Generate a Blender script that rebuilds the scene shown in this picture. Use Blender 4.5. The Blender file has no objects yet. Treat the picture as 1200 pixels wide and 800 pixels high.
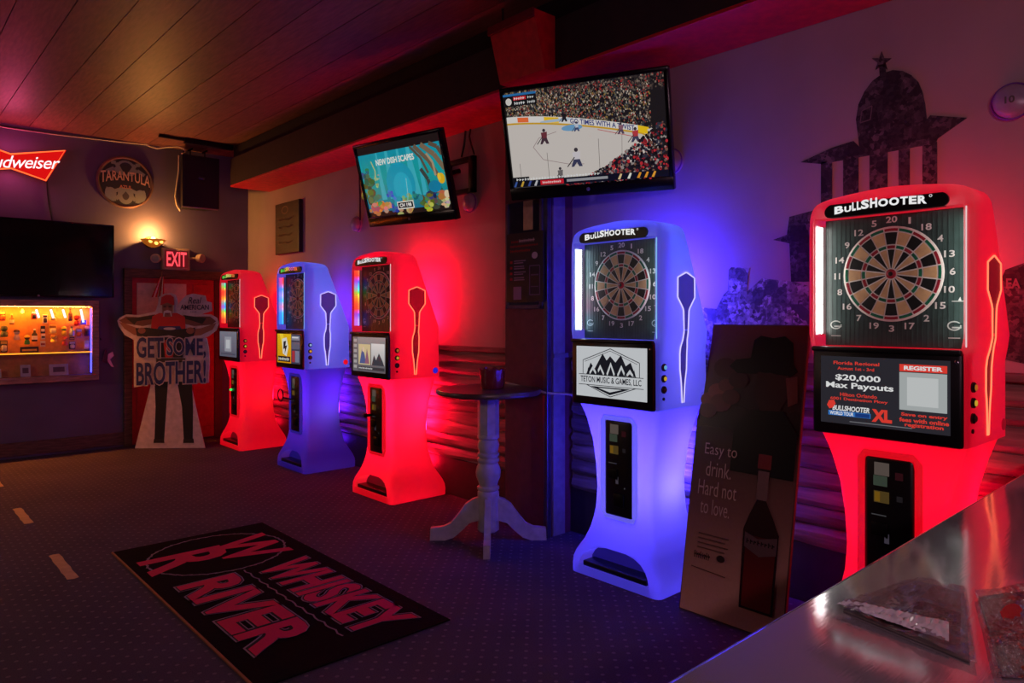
import bpy, bmesh, math, random
from mathutils import Vector, Matrix
random.seed(7)
R = math.radians
SC = bpy.context.scene
COL = SC.collection

# ------------------------------------------------------------------ camera, world, exposure
FPX, CX, CY, YAW, CAMZ = 832.0, 600.0, 371.0, R(42.4), 1.55
cam_d = bpy.data.cameras.new('camera'); cam = bpy.data.objects.new('camera', cam_d); COL.objects.link(cam)
cam_d.sensor_fit = 'HORIZONTAL'; cam_d.sensor_width = 36.0; cam_d.lens = FPX * 36.0 / 1200.0
cam_d.shift_x = 0.0; cam_d.shift_y = (CY - 400.0) / 1200.0
cam_d.clip_start = 0.02
cam.location = (0, 0, CAMZ); cam.rotation_euler = (R(90), 0, -YAW)
SC.camera = cam
world = bpy.data.worlds.new('room_air'); SC.world = world; world.use_nodes = True
world.node_tree.nodes['Background'].inputs[0].default_value = (0.35, 0.2, 0.5, 1)
world.node_tree.nodes['Background'].inputs[1].default_value = 0.0
SC.view_settings.view_transform = 'Standard'; SC.view_settings.look = 'None'
SC.view_settings.gamma = 1.0; SC.view_settings.use_curve_mapping = False
SC.view_settings.exposure = 0.0
SC.cycles.use_denoising = True
SC.cycles.max_bounces = 6; SC.cycles.diffuse_bounces = 3; SC.cycles.glossy_bounces = 3
SC.cycles.transparent_max_bounces = 8; SC.cycles.caustics_reflective = False; SC.cycles.caustics_refractive = False
SC.cycles.sample_clamp_indirect = 4.0

# ------------------------------------------------------------------ helpers
FW = Vector((math.sin(YAW), math.cos(YAW), 0)); RT = Vector((math.cos(YAW), -math.sin(YAW), 0)); UP = Vector((0, 0, 1))
CAM = Vector((0, 0, CAMZ))
def ray(px, py): return FW * FPX + RT * (px - CX) + UP * (CY - py)
def U(px, py, axis, val):                       # photo pixel -> point on an axis plane
    d = ray(px, py); return CAM + d * ((val - CAM[axis]) / d[axis])
def UP_(px, py, p0, n):                         # photo pixel -> point on a general plane
    d = ray(px, py); return CAM + d * ((Vector(p0) - CAM).dot(n) / d.dot(n))
def lin(c):
    r = []
    for v in c[:3]:
        v = v / 255.0
        r.append(v / 12.92 if v <= 0.04045 else ((v + 0.055) / 1.055) ** 2.4)
    return (*r, 1.0)

def wm(o):
    m = o.matrix_basis.copy()
    while o.parent: o = o.parent; m = o.matrix_basis @ m
    return m
class B:                                        # collects geometry for ONE mesh
    def __init__(s): s.v = []; s.f = []; s.c = []
    def add(s, V, F, C=None):
        k = len(s.v); s.v += [Vector(p) for p in V]; s.f += [[i + k for i in f] for f in F]
        if C is not None: s.c += C
        return s
    def box(s, lo, hi):
        (a, b, c), (d, e, f) = lo, hi
        return s.add([(a,b,c),(d,b,c),(d,e,c),(a,e,c),(a,b,f),(d,b,f),(d,e,f),(a,e,f)],
                     [(0,3,2,1),(4,5,6,7),(0,1,5,4),(1,2,6,5),(2,3,7,6),(3,0,4,7)])
    def rbox(s, lo, hi, r=0.01, seg=2):
        bm = bmesh.new(); bmesh.ops.create_cube(bm, size=1)
        c = [(a + b) / 2 for a, b in zip(lo, hi)]; d = [abs(b - a) for a, b in zip(lo, hi)]
        for v in bm.verts: v.co = Vector([c[i] + v.co[i] * d[i] for i in range(3)])
        bmesh.ops.bevel(bm, geom=bm.edges[:], offset=min(r, min(d) * 0.49), segments=seg, affect='EDGES', profile=0.5)
        bm.verts.index_update()
        s.add([v.co.copy() for v in bm.verts], [[v.index for v in f.verts] for f in bm.faces]); bm.free(); return s
    def tube(s, pts, r, n=8, caps=True, closed=False):
        pts = [Vector(p) for p in pts]; N = len(pts); rs = r if isinstance(r, (list, tuple)) else [r] * N
        V = []; prev = None
        for i, p in enumerate(pts):
            if closed: t = (pts[(i + 1) % N] - pts[i - 1])
            else: t = pts[min(i + 1, N - 1)] - pts[max(i - 1, 0)]
            t.normalize()
            if prev is None:
                a = Vector((0, 0, 1)) if abs(t.z) < 0.9 else Vector((1, 0, 0)); x = t.cross(a).normalized()
            else: x = (prev - t * prev.dot(t)).normalized()
            prev = x; y = t.cross(x)
            V += [p + (x * math.cos(2*math.pi*k/n) + y * math.sin(2*math.pi*k/n)) * rs[i] for k in range(n)]
        F = []
        for i in range(N if closed else N - 1):
            j = (i + 1) % N
            F += [(i*n+k, i*n+(k+1) % n, j*n+(k+1) % n, j*n+k) for k in range(n)]
        if caps and not closed: F += [tuple(range(n))[::-1], tuple(range((N-1)*n, N*n))]
        return s.add(V, F)
    def lathe(s, prof, c=(0,0,0), axis=(0,0,1), n=24, a0=0.0, a1=2*math.pi):   # prof: (radius, height)
        ax = Vector(axis).normalized(); q = Vector((0,0,1)).rotation_difference(ax); c = Vector(c)
        full = abs(a1 - a0 - 2*math.pi) < 1e-6; m = n if full else n + 1; V = []
        for r, h in prof:
            for k in range(m):
                a = a0 + (a1 - a0) * k / n; V.append(c + q @ Vector((r*math.cos(a), r*math.sin(a), h)))
        F = []
        for i in range(len(prof) - 1):
            for k in range(n): j = (k + 1) % m; F.append((i*m+k, i*m+j, (i+1)*m+j, (i+1)*m+k))
        if full:
            if prof[0][0] > 1e-5: F.append(tuple(range(m))[::-1])
            if prof[-1][0] > 1e-5: F.append(tuple(range((len(prof)-1)*m, len(prof)*m)))
        return s.add(V, F)
    def prism(s, pts, d):                       # planar outline extruded by vector d
        pts = [Vector(p) for p in pts]; d = Vector(d); n = len(pts)
        nrm = Vector((0,0,0))
        for i in range(n): nrm += pts[i].cross(pts[(i+1) % n])
        if nrm.dot(d) > 0: pts = pts[::-1]
        return s.add(pts + [p + d for p in pts], [tuple(range(n)), tuple(range(n, 2*n))[::-1]] + [(i, i+n, (i+1) % n + n, (i+1) % n)[::-1][::-1] for i in range(n)])
    def loft(s, rings, cap0=True, cap1=True):
        n = len(rings[0]); V = [p for r in rings for p in r]; F = []
        for i in range(len(rings) - 1):
            F += [(i*n+k, i*n+(k+1) % n, (i+1)*n+(k+1) % n, (i+1)*n+k) for k in range(n)]
        if cap0: F.append(tuple(range(n))[::-1])
        if cap1: F.append(tuple(range((len(rings)-1)*n, len(rings)*n)))
        return s.add(V, F)
    def mesh(s, name, smooth=None, M=None):
        me = bpy.data.meshes.new(name)
        me.from_pydata([(M @ v if M else v)[:] for v in s.v], [], s.f); me.validate(clean_customdata=False)
        if s.c and len(s.c) == len(me.loops):
            at = me.color_attributes.new('Col', 'FLOAT_COLOR', 'CORNER')
            for i, c in enumerate(s.c): at.data[i].color = c
        if smooth is not None:
            for p in me.polygons: p.use_smooth = True
            me.set_sharp_from_angle(angle=R(smooth))
        me.update(); return me

def link(name, me, mat, parent=None):
    o = bpy.data.objects.new(name, me); COL.objects.link(o)
    if parent: o.parent = parent
    if mat is not None:
        if len(me.materials) == 0: me.materials.append(mat)
        if me.materials[0] != mat: o.material_slots[0].link = 'OBJECT'; o.material_slots[0].material = mat
    return o
def tag(o, label, cat, group=None):
    o['label'] = label; o['category'] = cat
    if group: o['group'] = group
    return o
def part(name, b, mat, parent, smooth=None, world=True):
    M = wm(parent).inverted() if world else None
    return link(name, b.mesh(name, smooth, M), mat, parent)
def solo(name, b, mat, label=None, cat=None, group=None, smooth=None, kind=None):   # a thing that is one mesh
    xs = [v.x for v in b.v]; ys = [v.y for v in b.v]; zs = [v.z for v in b.v]
    c = Vector(((min(xs)+max(xs))/2, (min(ys)+max(ys))/2, min(zs)))
    o = link(name, b.mesh(name, smooth, Matrix.Translation(-c)), mat); o.location = c
    if label: tag(o, label, cat, group)
    if kind: o['kind'] = kind
    return o
def thing(name, label, cat, loc, rz=0.0, group=None, matrix=None):
    o = bpy.data.objects.new(name, None); COL.objects.link(o); o.empty_display_size = 0.1
    if matrix is not None: o.matrix_basis = matrix
    else: o.location = loc; o.rotation_euler = (0, 0, rz)
    return tag(o, label, cat, group)

# ------------------------------------------------------------------ materials
MATS = {}
def mat(name, col, rough=0.6, metal=0.0, emis=None, es=0.0, noise=None, bump=0.0, nscale=None, coat=0.0, spec=0.5):
    if name in MATS: return MATS[name]
    m = bpy.data.materials.new(name); m.use_nodes = True; nt = m.node_tree; p = nt.nodes['Principled BSDF']
    p.inputs['Base Color'].default_value = lin(col); p.inputs['Roughness'].default_value = rough
    p.inputs['Metallic'].default_value = metal; p.inputs['Coat Weight'].default_value = coat
    p.inputs['Specular IOR Level'].default_value = spec
    if emis: p.inputs['Emission Color'].default_value = lin(emis); p.inputs['Emission Strength'].default_value = es
    sc_, am = noise if noise else (18.0, 0.12)
    tc = nt.nodes.new('ShaderNodeTexCoord'); mp = nt.nodes.new('ShaderNodeMapping'); nz = nt.nodes.new('ShaderNodeTexNoise')
    if nscale: mp.inputs['Scale'].default_value = nscale
    nz.inputs['Scale'].default_value = sc_; nz.inputs['Detail'].default_value = 4
    mx = nt.nodes.new('ShaderNodeMix'); mx.data_type = 'RGBA'; mx.blend_type = 'MULTIPLY'; mx.inputs[0].default_value = 1.0
    rp = nt.nodes.new('ShaderNodeMapRange'); rp.inputs[3].default_value = 1 - am * 1.6; rp.inputs[4].default_value = 1 + am * 1.6
    rp.inputs[1].default_value = 0.25; rp.inputs[2].default_value = 0.75
    nt.links.new(tc.outputs['Object'], mp.inputs[0]); nt.links.new(mp.outputs[0], nz.inputs['Vector'])
    nt.links.new(nz.outputs[0], rp.inputs[0]); mx.inputs[6].default_value = lin(col)
    nt.links.new(rp.outputs[0], mx.inputs[7]); nt.links.new(mx.outputs[2], p.inputs['Base Color'])
    if bump:
        bp = nt.nodes.new('ShaderNodeBump'); bp.inputs['Strength'].default_value = bump; bp.inputs['Distance'].default_value = 0.01
        nt.links.new(nz.outputs[0], bp.inputs['Height']); nt.links.new(bp.outputs[0], p.inputs['Normal'])
    MATS[name] = m; return m
def emit(name, col, s):
    if name in MATS: return MATS[name]
    m = bpy.data.materials.new(name); m.use_nodes = True; nt = m.node_tree; nt.nodes.clear()
    e = nt.nodes.new('ShaderNodeEmission'); o = nt.nodes.new('ShaderNodeOutputMaterial')
    e.inputs[0].default_value = lin(col); e.inputs[1].default_value = s; nt.links.new(e.outputs[0], o.inputs[0])
    MATS[name] = m; return m
def printed(name, es=0.0, rough=0.6, base=1.0, coat=0.0):      # flat print: colours of the print come from the mesh
    if name in MATS: return MATS[name]
    m = bpy.data.materials.new(name); m.use_nodes = True; nt = m.node_tree; p = nt.nodes['Principled BSDF']
    a = nt.nodes.new('ShaderNodeAttribute'); a.attribute_name = 'Col'
    p.inputs['Roughness'].default_value = rough; p.inputs['Coat Weight'].default_value = coat
    if es > 0:
        p.inputs['Base Color'].default_value = (0.01, 0.01, 0.01, 1)
        nt.links.new(a.outputs['Color'], p.inputs['Emission Color']); p.inputs['Emission Strength'].default_value = es
    else:
        nz = nt.nodes.new('ShaderNodeTexNoise'); nz.inputs['Scale'].default_value = 60
        mx = nt.nodes.new('ShaderNodeMix'); mx.data_type = 'RGBA'; mx.blend_type = 'MULTIPLY'; mx.inputs[0].default_value = 0.15
        nt.links.new(a.outputs['Color'], mx.inputs[6]); nt.links.new(nz.outputs[0], mx.inputs[7])
        nt.links.new(mx.outputs[2], p.inputs['Base Color'])
    MATS[name] = m; return m
def shell(name, col, es, trans=0.55):                         # milky plastic cabinet skin, lit from inside, edge lit
    if name in MATS: return MATS[name]
    m = bpy.data.materials.new(name); m.use_nodes = True; nt = m.node_tree; nt.nodes.clear()
    o = nt.nodes.new('ShaderNodeOutputMaterial'); p = nt.nodes.new('ShaderNodeBsdfPrincipled'); t = nt.nodes.new('ShaderNodeBsdfTranslucent')
    mx = nt.nodes.new('ShaderNodeMixShader'); e = nt.nodes.new('ShaderNodeEmission'); ad = nt.nodes.new('ShaderNodeAddShader')
    nz = nt.nodes.new('ShaderNodeTexNoise'); nz.inputs['Scale'].default_value = 6; rp = nt.nodes.new('ShaderNodeMapRange')
    rp.inputs[3].default_value = es * 0.9; rp.inputs[4].default_value = es * 1.1
    nt.links.new(nz.outputs[0], rp.inputs[0]); nt.links.new(rp.outputs[0], e.inputs[1])
    p.inputs['Base Color'].default_value = (0.05, 0.045, 0.05, 1); p.inputs['Roughness'].default_value = 0.3; p.inputs['Specular IOR Level'].default_value = 0.2
    t.inputs[0].default_value = (0.7, 0.7, 0.72, 1); mx.inputs[0].default_value = trans; e.inputs[0].default_value = lin(col)
    nt.links.new(p.outputs[0], mx.inputs[1]); nt.links.new(t.outputs[0], mx.inputs[2]); nt.links.new(mx.outputs[0], ad.inputs[0])
    nt.links.new(e.outputs[0], ad.inputs[1]); nt.links.new(ad.outputs[0], o.inputs[0])
    MATS[name] = m; return m
def clear_film(name):
    m = bpy.data.materials.new(name); m.use_nodes = True; nt = m.node_tree; nt.nodes.clear()
    o = nt.nodes.new('ShaderNodeOutputMaterial'); t = nt.nodes.new('ShaderNodeBsdfTransparent'); g = nt.nodes.new('ShaderNodeBsdfGlossy')
    mx = nt.nodes.new('ShaderNodeMixShader'); mx.inputs[0].default_value = 0.6; g.inputs['Roughness'].default_value = 0.12
    nz = nt.nodes.new('ShaderNodeTexNoise'); nz.inputs['Scale'].default_value = 26; bp = nt.nodes.new('ShaderNodeBump'); bp.inputs['Strength'].default_value = 0.5; bp.inputs['Distance'].default_value = 0.02
    nt.links.new(nz.outputs[0], bp.inputs['Height']); nt.links.new(bp.outputs[0], g.inputs['Normal'])
    nt.links.new(t.outputs[0], mx.inputs[1]); nt.links.new(g.outputs[0], mx.inputs[2]); nt.links.new(mx.outputs[0], o.inputs[0]); return m

PRINT = printed('print_matte'); PRINT_G = printed('print_gloss', rough=0.25)
SCREEN = printed('screen_glow', es=0.75, rough=0.2); SCREEN_TV = printed('tv_screen_glow', es=0.72, rough=0.2)
LEDS = printed('led_glow', es=3.2)
BLACKP = mat('black_plastic', (14, 14, 16), 0.35); BLACKM = mat('black_metal', (18, 18, 20), 0.45, 0.6)
WOOD_T = mat('worn_wood_trim', (92, 66, 56), 0.7, noise=(9, 0.35), nscale=(1, 1, 6), bump=0.3)

# ------------------------------------------------------------------ flat print canvas
TXT = {}
def text_mesh(s, bold=0.0, shear=0.0, spacing=1.0):
    k = (s, bold, shear, spacing)
    if k in TXT: return TXT[k]
    cu = bpy.data.curves.new('t', 'FONT'); cu.body = s; cu.offset = bold; cu.shear = shear; cu.space_character = spacing
    cu.resolution_u = 3; cu.fill_mode = 'FRONT'; cu.align_x = 'CENTER'
    o = bpy.data.objects.new('t', cu); COL.objects.link(o)
    dg = bpy.context.evaluated_depsgraph_get(); me = o.evaluated_get(dg).to_mesh()
    V = [v.co.copy() for v in me.vertices]; F = [list(p.vertices) for p in me.polygons]
    o.evaluated_get(dg).to_mesh_clear(); bpy.data.objects.remove(o); bpy.data.curves.remove(cu)
    x0, x1 = min(v.x for v in V), max(v.x for v in V); y0, y1 = min(v.y for v in V), max(v.y for v in V)
    V = [((v.x - x0) / (x1 - x0), (v.y - y0) / (y1 - y0)) for v in V]
    TXT[k] = (V, F); return TXT[k]
class Canvas:                                   # (x right, y down), unit = whatever W,H say; o is the top-left corner
    def __init__(s, o, r, u, W=1.0, H=1.0, w=1.0, h=1.0, gap=0.0003):
        s.o = Vector(o); s.r = Vector(r).normalized(); s.u = Vector(u).normalized(); s.n = s.r.cross(s.u)
        s.W, s.H, s.w, s.h = W, H, w, h; s.z = 0.0; s.gap = gap; s.b = B()
    def P(s, x, y, z=None): return s.o + s.r * (x / s.W * s.w) - s.u * (y / s.H * s.h) + s.n * (s.z if z is None else z)
    def up(s): s.z += s.gap
    def raw(s, pts, F, cols):
        V = [s.P(x, y) for x, y in pts]; C = []; FF = []
        for f in F:
            a = V[f[1]] - V[f[0]]; nn = Vector((0, 0, 0))
            for i in range(len(f)): nn += (V[f[i]] - V[f[0]]).cross(V[f[(i + 1) % len(f)]] - V[f[0]])
            if nn.dot(s.n) < 0: f = f[::-1]
            FF.append(f); C += [cols[i] for i in f]
        s.b.add(V, FF, C)
    def poly(s, pts, col, bump=True):
        if bump: s.up()
        s.raw(pts, [list(range(len(pts)))], [lin(col)] * len(pts))
    def grad(s, x0, y0, x1, y1, ct, cb, n=1, bump=True):
        if bump: s.up()
        s.raw([(x0,y0),(x1,y0),(x1,y1),(x0,y1)], [[0,1,2,3]], [lin(ct), lin(ct), lin(cb), lin(cb)])
    def rect(s, x0, y0, x1, y1, col, bump=True): s.poly([(x0,y0),(x1,y0),(x1,y1),(x0,y1)], col, bump)
    def ell(s, cx, cy, rx, ry, col, n=20, bump=True, rot=0.0):
        c, q = math.cos(rot), math.sin(rot); P = []
        for k in range(n):
            a = 2*math.pi*k/n; x, y = rx*math.cos(a), ry*math.sin(a); P.append((cx + x*c - y*q, cy + x*q + y*c))
        s.poly(P, col, bump)
    def ring(s, cx, cy, rx, ry, t, col, n=40, bump=True):
        if bump: s.up()
        P = []
        for k in range(n):
            a = 2*math.pi*k/n; P += [(cx + rx*math.cos(a), cy + ry*math.sin(a)), (cx + (rx-t)*math.cos(a), cy + (ry-t)*math.sin(a))]
        s.raw(P, [[2*k, 2*k+1, (2*k+3) % (2*n), (2*k+2) % (2*n)] for k in range(n)], [lin(col)] * len(P))
    def line(s, pts, t, col, bump=True):
        if bump: s.up()
        for (ax, ay), (bx, by) in zip(pts, pts[1:]):
            dx, dy = bx-ax, by-ay; L = math.hypot(dx, dy) or 1; nx, ny = -dy/L*t/2, dx/L*t/2
            s.poly([(ax+nx,ay+ny),(bx+nx,by+ny),(bx-nx,by-ny),(ax-nx,ay-ny)], col, False)
    def text(s, t, x0, y0, x1, y1, col, bold=0.0, shear=0.0, spacing=1.0, fn=None, slope=0.0):  # fit the ink into a box
        s.up(); V, F = text_mesh(t, bold, shear, spacing); P = []
        for vx, vy in V:
            x = x0 + vx * (x1 - x0); y = y1 - vy * (y1 - y0) + slope * (x - (x0 + x1) / 2); P.append(fn(vx, vy) if fn else (x, y))
        s.raw(P, F, [lin(col)] * len(P))
    def scrib(s, x0, y0, x1, y1, col, n=5):               # lettering too small to read in the photograph
        s.up(); w = (x1 - x0) / n; h = y1 - y0
        for i in range(n):
            a = x0 + i*w; t = (i * 7 % 3) * .12*h
            s.rect(a, y0 + t, a + w*.3, y1, col, False); s.rect(a + w*.3, y0 + h*.35, a + w*.72, y0 + h*.62, col, False)
    def build(s, name, m, parent): return part(name, s.b, m, parent)

# ------------------------------------------------------------------ the room
XR, YB, ZC, XL, YF = 3.80, 9.40, 3.65, -4.6, -3.2
def structure(name, b, m, smooth=None): return solo(name, b, m, smooth=smooth, kind='structure')

def carpet_material():
    m = bpy.data.materials.new('dotted_carpet'); m.use_nodes = True; nt = m.node_tree; p = nt.nodes['Principled BSDF']
    L = nt.links.new
    def math_(op, a, b=None, clamp=False):
        n = nt.nodes.new('ShaderNodeMath'); n.operation = op; n.use_clamp = clamp
        for i, v in enumerate((a, b)):
            if v is None: continue
            if isinstance(v, (int, float)): n.inputs[i].default_value = v
            else: L(v, n.inputs[i])
        return n.outputs[0]
    tc = nt.nodes.new('ShaderNodeTexCoord'); sx = nt.nodes.new('ShaderNodeSeparateXYZ'); L(tc.outputs['Object'], sx.inputs[0])
    u = math_('ADD', math_('MULTIPLY', sx.outputs[0], 10.5), math_('MULTIPLY', sx.outputs[1], 10.5))
    v = math_('SUBTRACT', math_('MULTIPLY', sx.outputs[0], 10.5), math_('MULTIPLY', sx.outputs[1], 10.5))
    fu = math_('SUBTRACT', math_('FRACT', u), 0.5); fv = math_('SUBTRACT', math_('FRACT', v), 0.5)
    d = math_('SQRT', math_('ADD', math_('MULTIPLY', fu, fu), math_('MULTIPLY', fv, fv)))
    dot = math_('LESS_THAN', d, 0.14)
    nz = nt.nodes.new('ShaderNodeTexNoise'); nz.inputs['Scale'].default_value = 160; nz.inputs['Detail'].default_value = 3
    L(tc.outputs['Object'], nz.inputs['Vector'])
    n2 = nt.nodes.new('ShaderNodeTexNoise'); n2.inputs['Scale'].default_value = 2.2; L(tc.outputs['Object'], n2.inputs['Vector'])
    c1 = nt.nodes.new('ShaderNodeMix'); c1.data_type = 'RGBA'; c1.inputs[6].default_value = lin((58, 50, 68)); c1.inputs[7].default_value = lin((104, 92, 112))
    L(math_('MULTIPLY', nz.outputs[0], math_('ADD', n2.outputs[0], 0.3)), c1.inputs[0])
    c2 = nt.nodes.new('ShaderNodeMix'); c2.data_type = 'RGBA'; c2.inputs[7].default_value = lin((140, 128, 140))
    L(math_('MULTIPLY', dot, 0.45), c2.inputs[0]); L(c1.outputs[2], c2.inputs[6]); L(c2.outputs[2], p.inputs['Base Color'])
    p.inputs['Roughness'].default_value = 0.9; p.inputs['Specular IOR Level'].default_value = 0.15
    bp = nt.nodes.new('ShaderNodeBump'); bp.inputs['Strength'].default_value = 0.5; bp.inputs['Distance'].default_value = 0.006
    L(nz.outputs[0], bp.inputs['Height']); L(bp.outputs[0], p.inputs['Normal']); return m
floor = structure('floor', B().box((XL, YF, -0.1), (XR + .1, YB + .1, 0)), carpet_material())
PLASTER = mat('plaster', (176, 160, 158), 0.75, noise=(2.5, 0.05), bump=0.08)
NAVY = mat('dusty_navy_paint', (92, 86, 112), 0.6, noise=(3, 0.08), bump=0.05)
wall_right = structure('wall_right', B().box((XR, YF, 0), (XR + .12, YB + .1, ZC)), PLASTER)
wall_back = structure('wall_back', B().box((XL, YB, 0), (XR, YB + .12, ZC)), NAVY)
DARKW = mat('dark_wall_paint', (60, 52, 66), 0.7)
structure('wall_left', B().box((XL - .12, YF, 0), (XL, YB + .1, ZC)), DARKW)
structure('wall_front', B().box((XL, YF - .12, 0), (XR, YF, ZC)), DARKW)
ceiling = structure('ceiling', B().box((XL, YF, ZC + .022), (XR, YB, ZC + .1)), mat('ceiling_joint', (16, 10, 10), 0.9))
PLANK = [mat('ceiling_plank_%d' % i, c, 0.5, noise=(5, 0.2), nscale=(9, 1.2, 1), bump=0.1) for i, c in enumerate([(126, 80, 76), (116, 74, 70), (134, 86, 80)])]
x = 1.053 - 0.3 * 19; k = 0
pk = None
while x < XR - .01:
    x1 = min(x + .294, XR)
    if x1 > XL:
        b = B().box((max(x, XL), YF, ZC), (x1, YB, ZC + .021)); part('plank', b, PLANK[k % 3], ceiling)
    x += .3; k += 1

# wainscot of rough horizontal boards with cap rail and base board
WAINS = [mat('rough_board_%d' % i, c, 0.65, noise=(6, 0.3), nscale=(1, 0.6, 8), bump=0.5) for i, c in enumerate([(120, 106, 104), (108, 94, 94), (130, 114, 108)])]
def wainscot(y0, y1):
    for i in range(9):
        z0 = .32 + i * .104; N = max(2, int((y1 - y0) / .14)); rings = []
        for j in range(N + 1):
            y = y0 + (y1 - y0) * j / N; a = .008 * math.sin(y * 3.1 + i * 1.7) + .006 * math.sin(y * 7.3 + i * 2.9)
            b_ = .008 * math.sin(y * 3.1 + (i + 1) * 1.7) + .006 * math.sin(y * 7.3 + (i + 1) * 2.9)
            zl, zh = z0 + a + .004, z0 + .104 + b_ - .004
            rings.append([(XR, y, zl), (XR, y, zh), (XR - .02, y, zh), (XR - .045 - .006*math.sin(y*5+i), y, zh - .03), (XR - .045, y, zl + .03), (XR - .02, y, zl)])
        o = part('board', B().loft(rings), WAINS[i % 3], wall_right, smooth=35)
    part('cap_rail', B().rbox((XR - .075, y0, 1.262), (XR, y1, 1.30), .008), WAINS[1], wall_right)
wainscot(YF, 3.48); wainscot(3.98, YB)
structure('baseboard_right', B().rbox((XR - .022, YF, 0), (XR, YB, .32), .004), mat('dark_base_board', (44, 36, 40), .6))
bb = structure('baseboard_back', B().rbox((XL, YB - .03, .025), (2.30, YB, .175), .006), WOOD_T)

# soffit along the right wall, black duct standing in for the dark gap on top
soffit = structure('trim_1', B().box((3.30, YF, 3.15), (XR, 8.70, 3.47)), mat('soffit_paint', (46, 33, 35), 0.7))
RED_PAINT = mat('red_paint', (214, 24, 44), .5)
part('underside_board', B().rbox((3.30, YF, 3.13), (XR - .002, 8.71, 3.152), .004), RED_PAINT, soffit)
part('end_board', B().rbox((3.31, 8.70, 3.135), (XR - .002, 8.715, 3.25), .004), RED_PAINT, soffit)
solo('soffit_gap_filler', B().rbox((3.36, YF, 3.472), (XR - .01, 8.76, ZC - .005), .01), mat('flat_black', (8, 8, 9), .8),
     'flat black duct standing in for the dark gap between soffit and ceiling', 'filler')
solo('ceiling_bracket', B().rbox((2.78, 8.72, 3.585), (3.35, 8.78, ZC), .01).rbox((2.50, 8.735, 3.61), (2.79, 8.765, ZC - .005), .006), BLACKM,
     'black metal bracket arm reaching across the ceiling beside the hanging loudspeaker', 'bracket')

# column with framed board
cx0, cx1, cy0, cy1 = 3.54, XR, 3.51, 3.95
col = structure('trim_2', B().box((cx0, cy0, 0), (cx1, cy1, 3.14)), mat('column_paint', (92, 40, 58), .55))
part('corner_strip', B().rbox((cx0 - .012, cy0 - .012, 0), (cx0 + .03, cy0 + .03, 3.14), .006), mat('steel_corner', (90, 88, 110), .3, .7), col)
part('side_panel', B().rbox((cx0 + .05, cy0 - .012, 0), (XR - .09, cy0 + .01, 3.13), .004), mat('panel_blue_grey', (120, 118, 140), .5), col)
part('panel_rail', B().rbox((cx0 + .05, cy0 - .022, 1.26), (XR - .06, cy0 - .01, 1.29), .004), mat('panel_blue_grey', (120, 118, 140), .5), col)

# ------------------------------------------------------------------ dart machines
def sl(pts, z):
    if z <= pts[0][0]: return pts[0][1]
    for (a, fa), (b_, fb) in zip(pts, pts[1:]):
        if z <= b_: t = (z - a) / (b_ - a); return fa + (fb - fa) * t
    return pts[-1][1]
def ringpts(z, w, xf, xb, r, rb, wn, wni, dn):
    P = [(xf + dn, wni, z), (xf, wn, z)]
    for k in range(5): t = math.pi/2*k/4; P.append((xf + r - r*math.cos(t), w - r + r*math.sin(t), z))
    for k in range(5): t = math.pi/2*k/4; P.append((xb - rb + rb*math.sin(t), w - rb + rb*math.cos(t), z))
    Q = [(x, -y, zz) for x, y, zz in P[::-1]]
    return P + Q
UW = [(1.03, .312), (1.36, .315), (1.47, .335), (1.93, .335), (1.985, .334), (2.02, .331), (2.045, .323), (2.062, .309), (2.078, .278), (2.09, .225), (2.102, .13), (2.109, .05)]
UB = [(1.03, .515), (1.42, .50), (1.48, .485), (2.0, .272), (2.05, .258), (2.08, .24), (2.109, .17)]
UF = [(1.03, .0), (1.98, .0), (2.05, .012), (2.08, .025), (2.109, .06)]
LW = [(0, .328), (.07, .33), (.10, .325), (.14, .305), (.20, .268), (.28, .238), (.40, .212), (.52, .205), (.66, .212), (.80, .232), (.92, .262), (1.0, .288), (1.03, .30)]
LF = [(0, .0), (.07, 0), (.12, .008), (.18, .03), (.25, .055), (.34, .075), (.5, .085), (.8, .075), (.95, .055), (1.03, .03)]
LB = [(0, .575), (.07, .578), (.14, .555), (.25, .50), (.4, .468), (.6, .455), (.8, .465), (1.03, .49)]
def upper_mesh():
    rings = []
    def rg(z, notch):
        w = sl(UW, z); xf = sl(UF, z); xb = sl(UB, z); r = min(.028, w * .45); rb = min(.035, w * .45, (xb - xf) * .4)
        wn = min(.312, w - r - .004); rings.append(ringpts(z, w, xf, xb, r, rb, wn, min(wn, .292), .1 if notch else 0.0))
    for z in (1.03, 1.10, 1.2, 1.3, 1.36, 1.41, 1.418): rg(z, False)
    for z in (1.4181, 1.47, 1.6, 1.75, 1.9, 1.95, 1.994): rg(z, True)
    for z in (1.9941, 2.0, 2.02, 2.035, 2.05, 2.062, 2.073, 2.084, 2.094, 2.101, 2.106, 2.109): rg(z, False)
    return B().loft(rings).mesh('upper_shell', 40)
def lower_mesh():
    rings = []
    def rg(z, nw, nd):
        w = sl(LW, z); xf = sl(LF, z); xb = sl(LB, z); r = .04; rb = .05
        wn = min(nw, w - r - .004); rings.append(ringpts(z, w, xf, xb, r, rb, wn, wn, nd))
    for z in (0, .05): rg(z, .25, 0)
    for z, nw in ((.0501, .26), (.09, .25), (.125, .228), (.155, .188), (.175, .135), (.186, .075)): rg(z, nw, .12)
    for z in (.1861, .2, .22, .25, .28, .31, .34, .4, .46, .52, .6, .66, .73, .8, .86, .92, .96, 1.0, 1.03): rg(z, .15, 0)
    return B().loft(rings, cap0=False).mesh('lower_shell', 40)
def bez(lo, hi, r=.012): return B().rbox(lo, hi, r)
DART = [(1.80, .003), (1.772, .078), (1.66, .08), (1.60, .03), (1.585, .022), (1.46, .016), (1.42, .017), (1.38, .028), (1.34, .030), (1.25, .028), (1.20, .018), (1.16, .012), (1.06, .004)]
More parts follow.
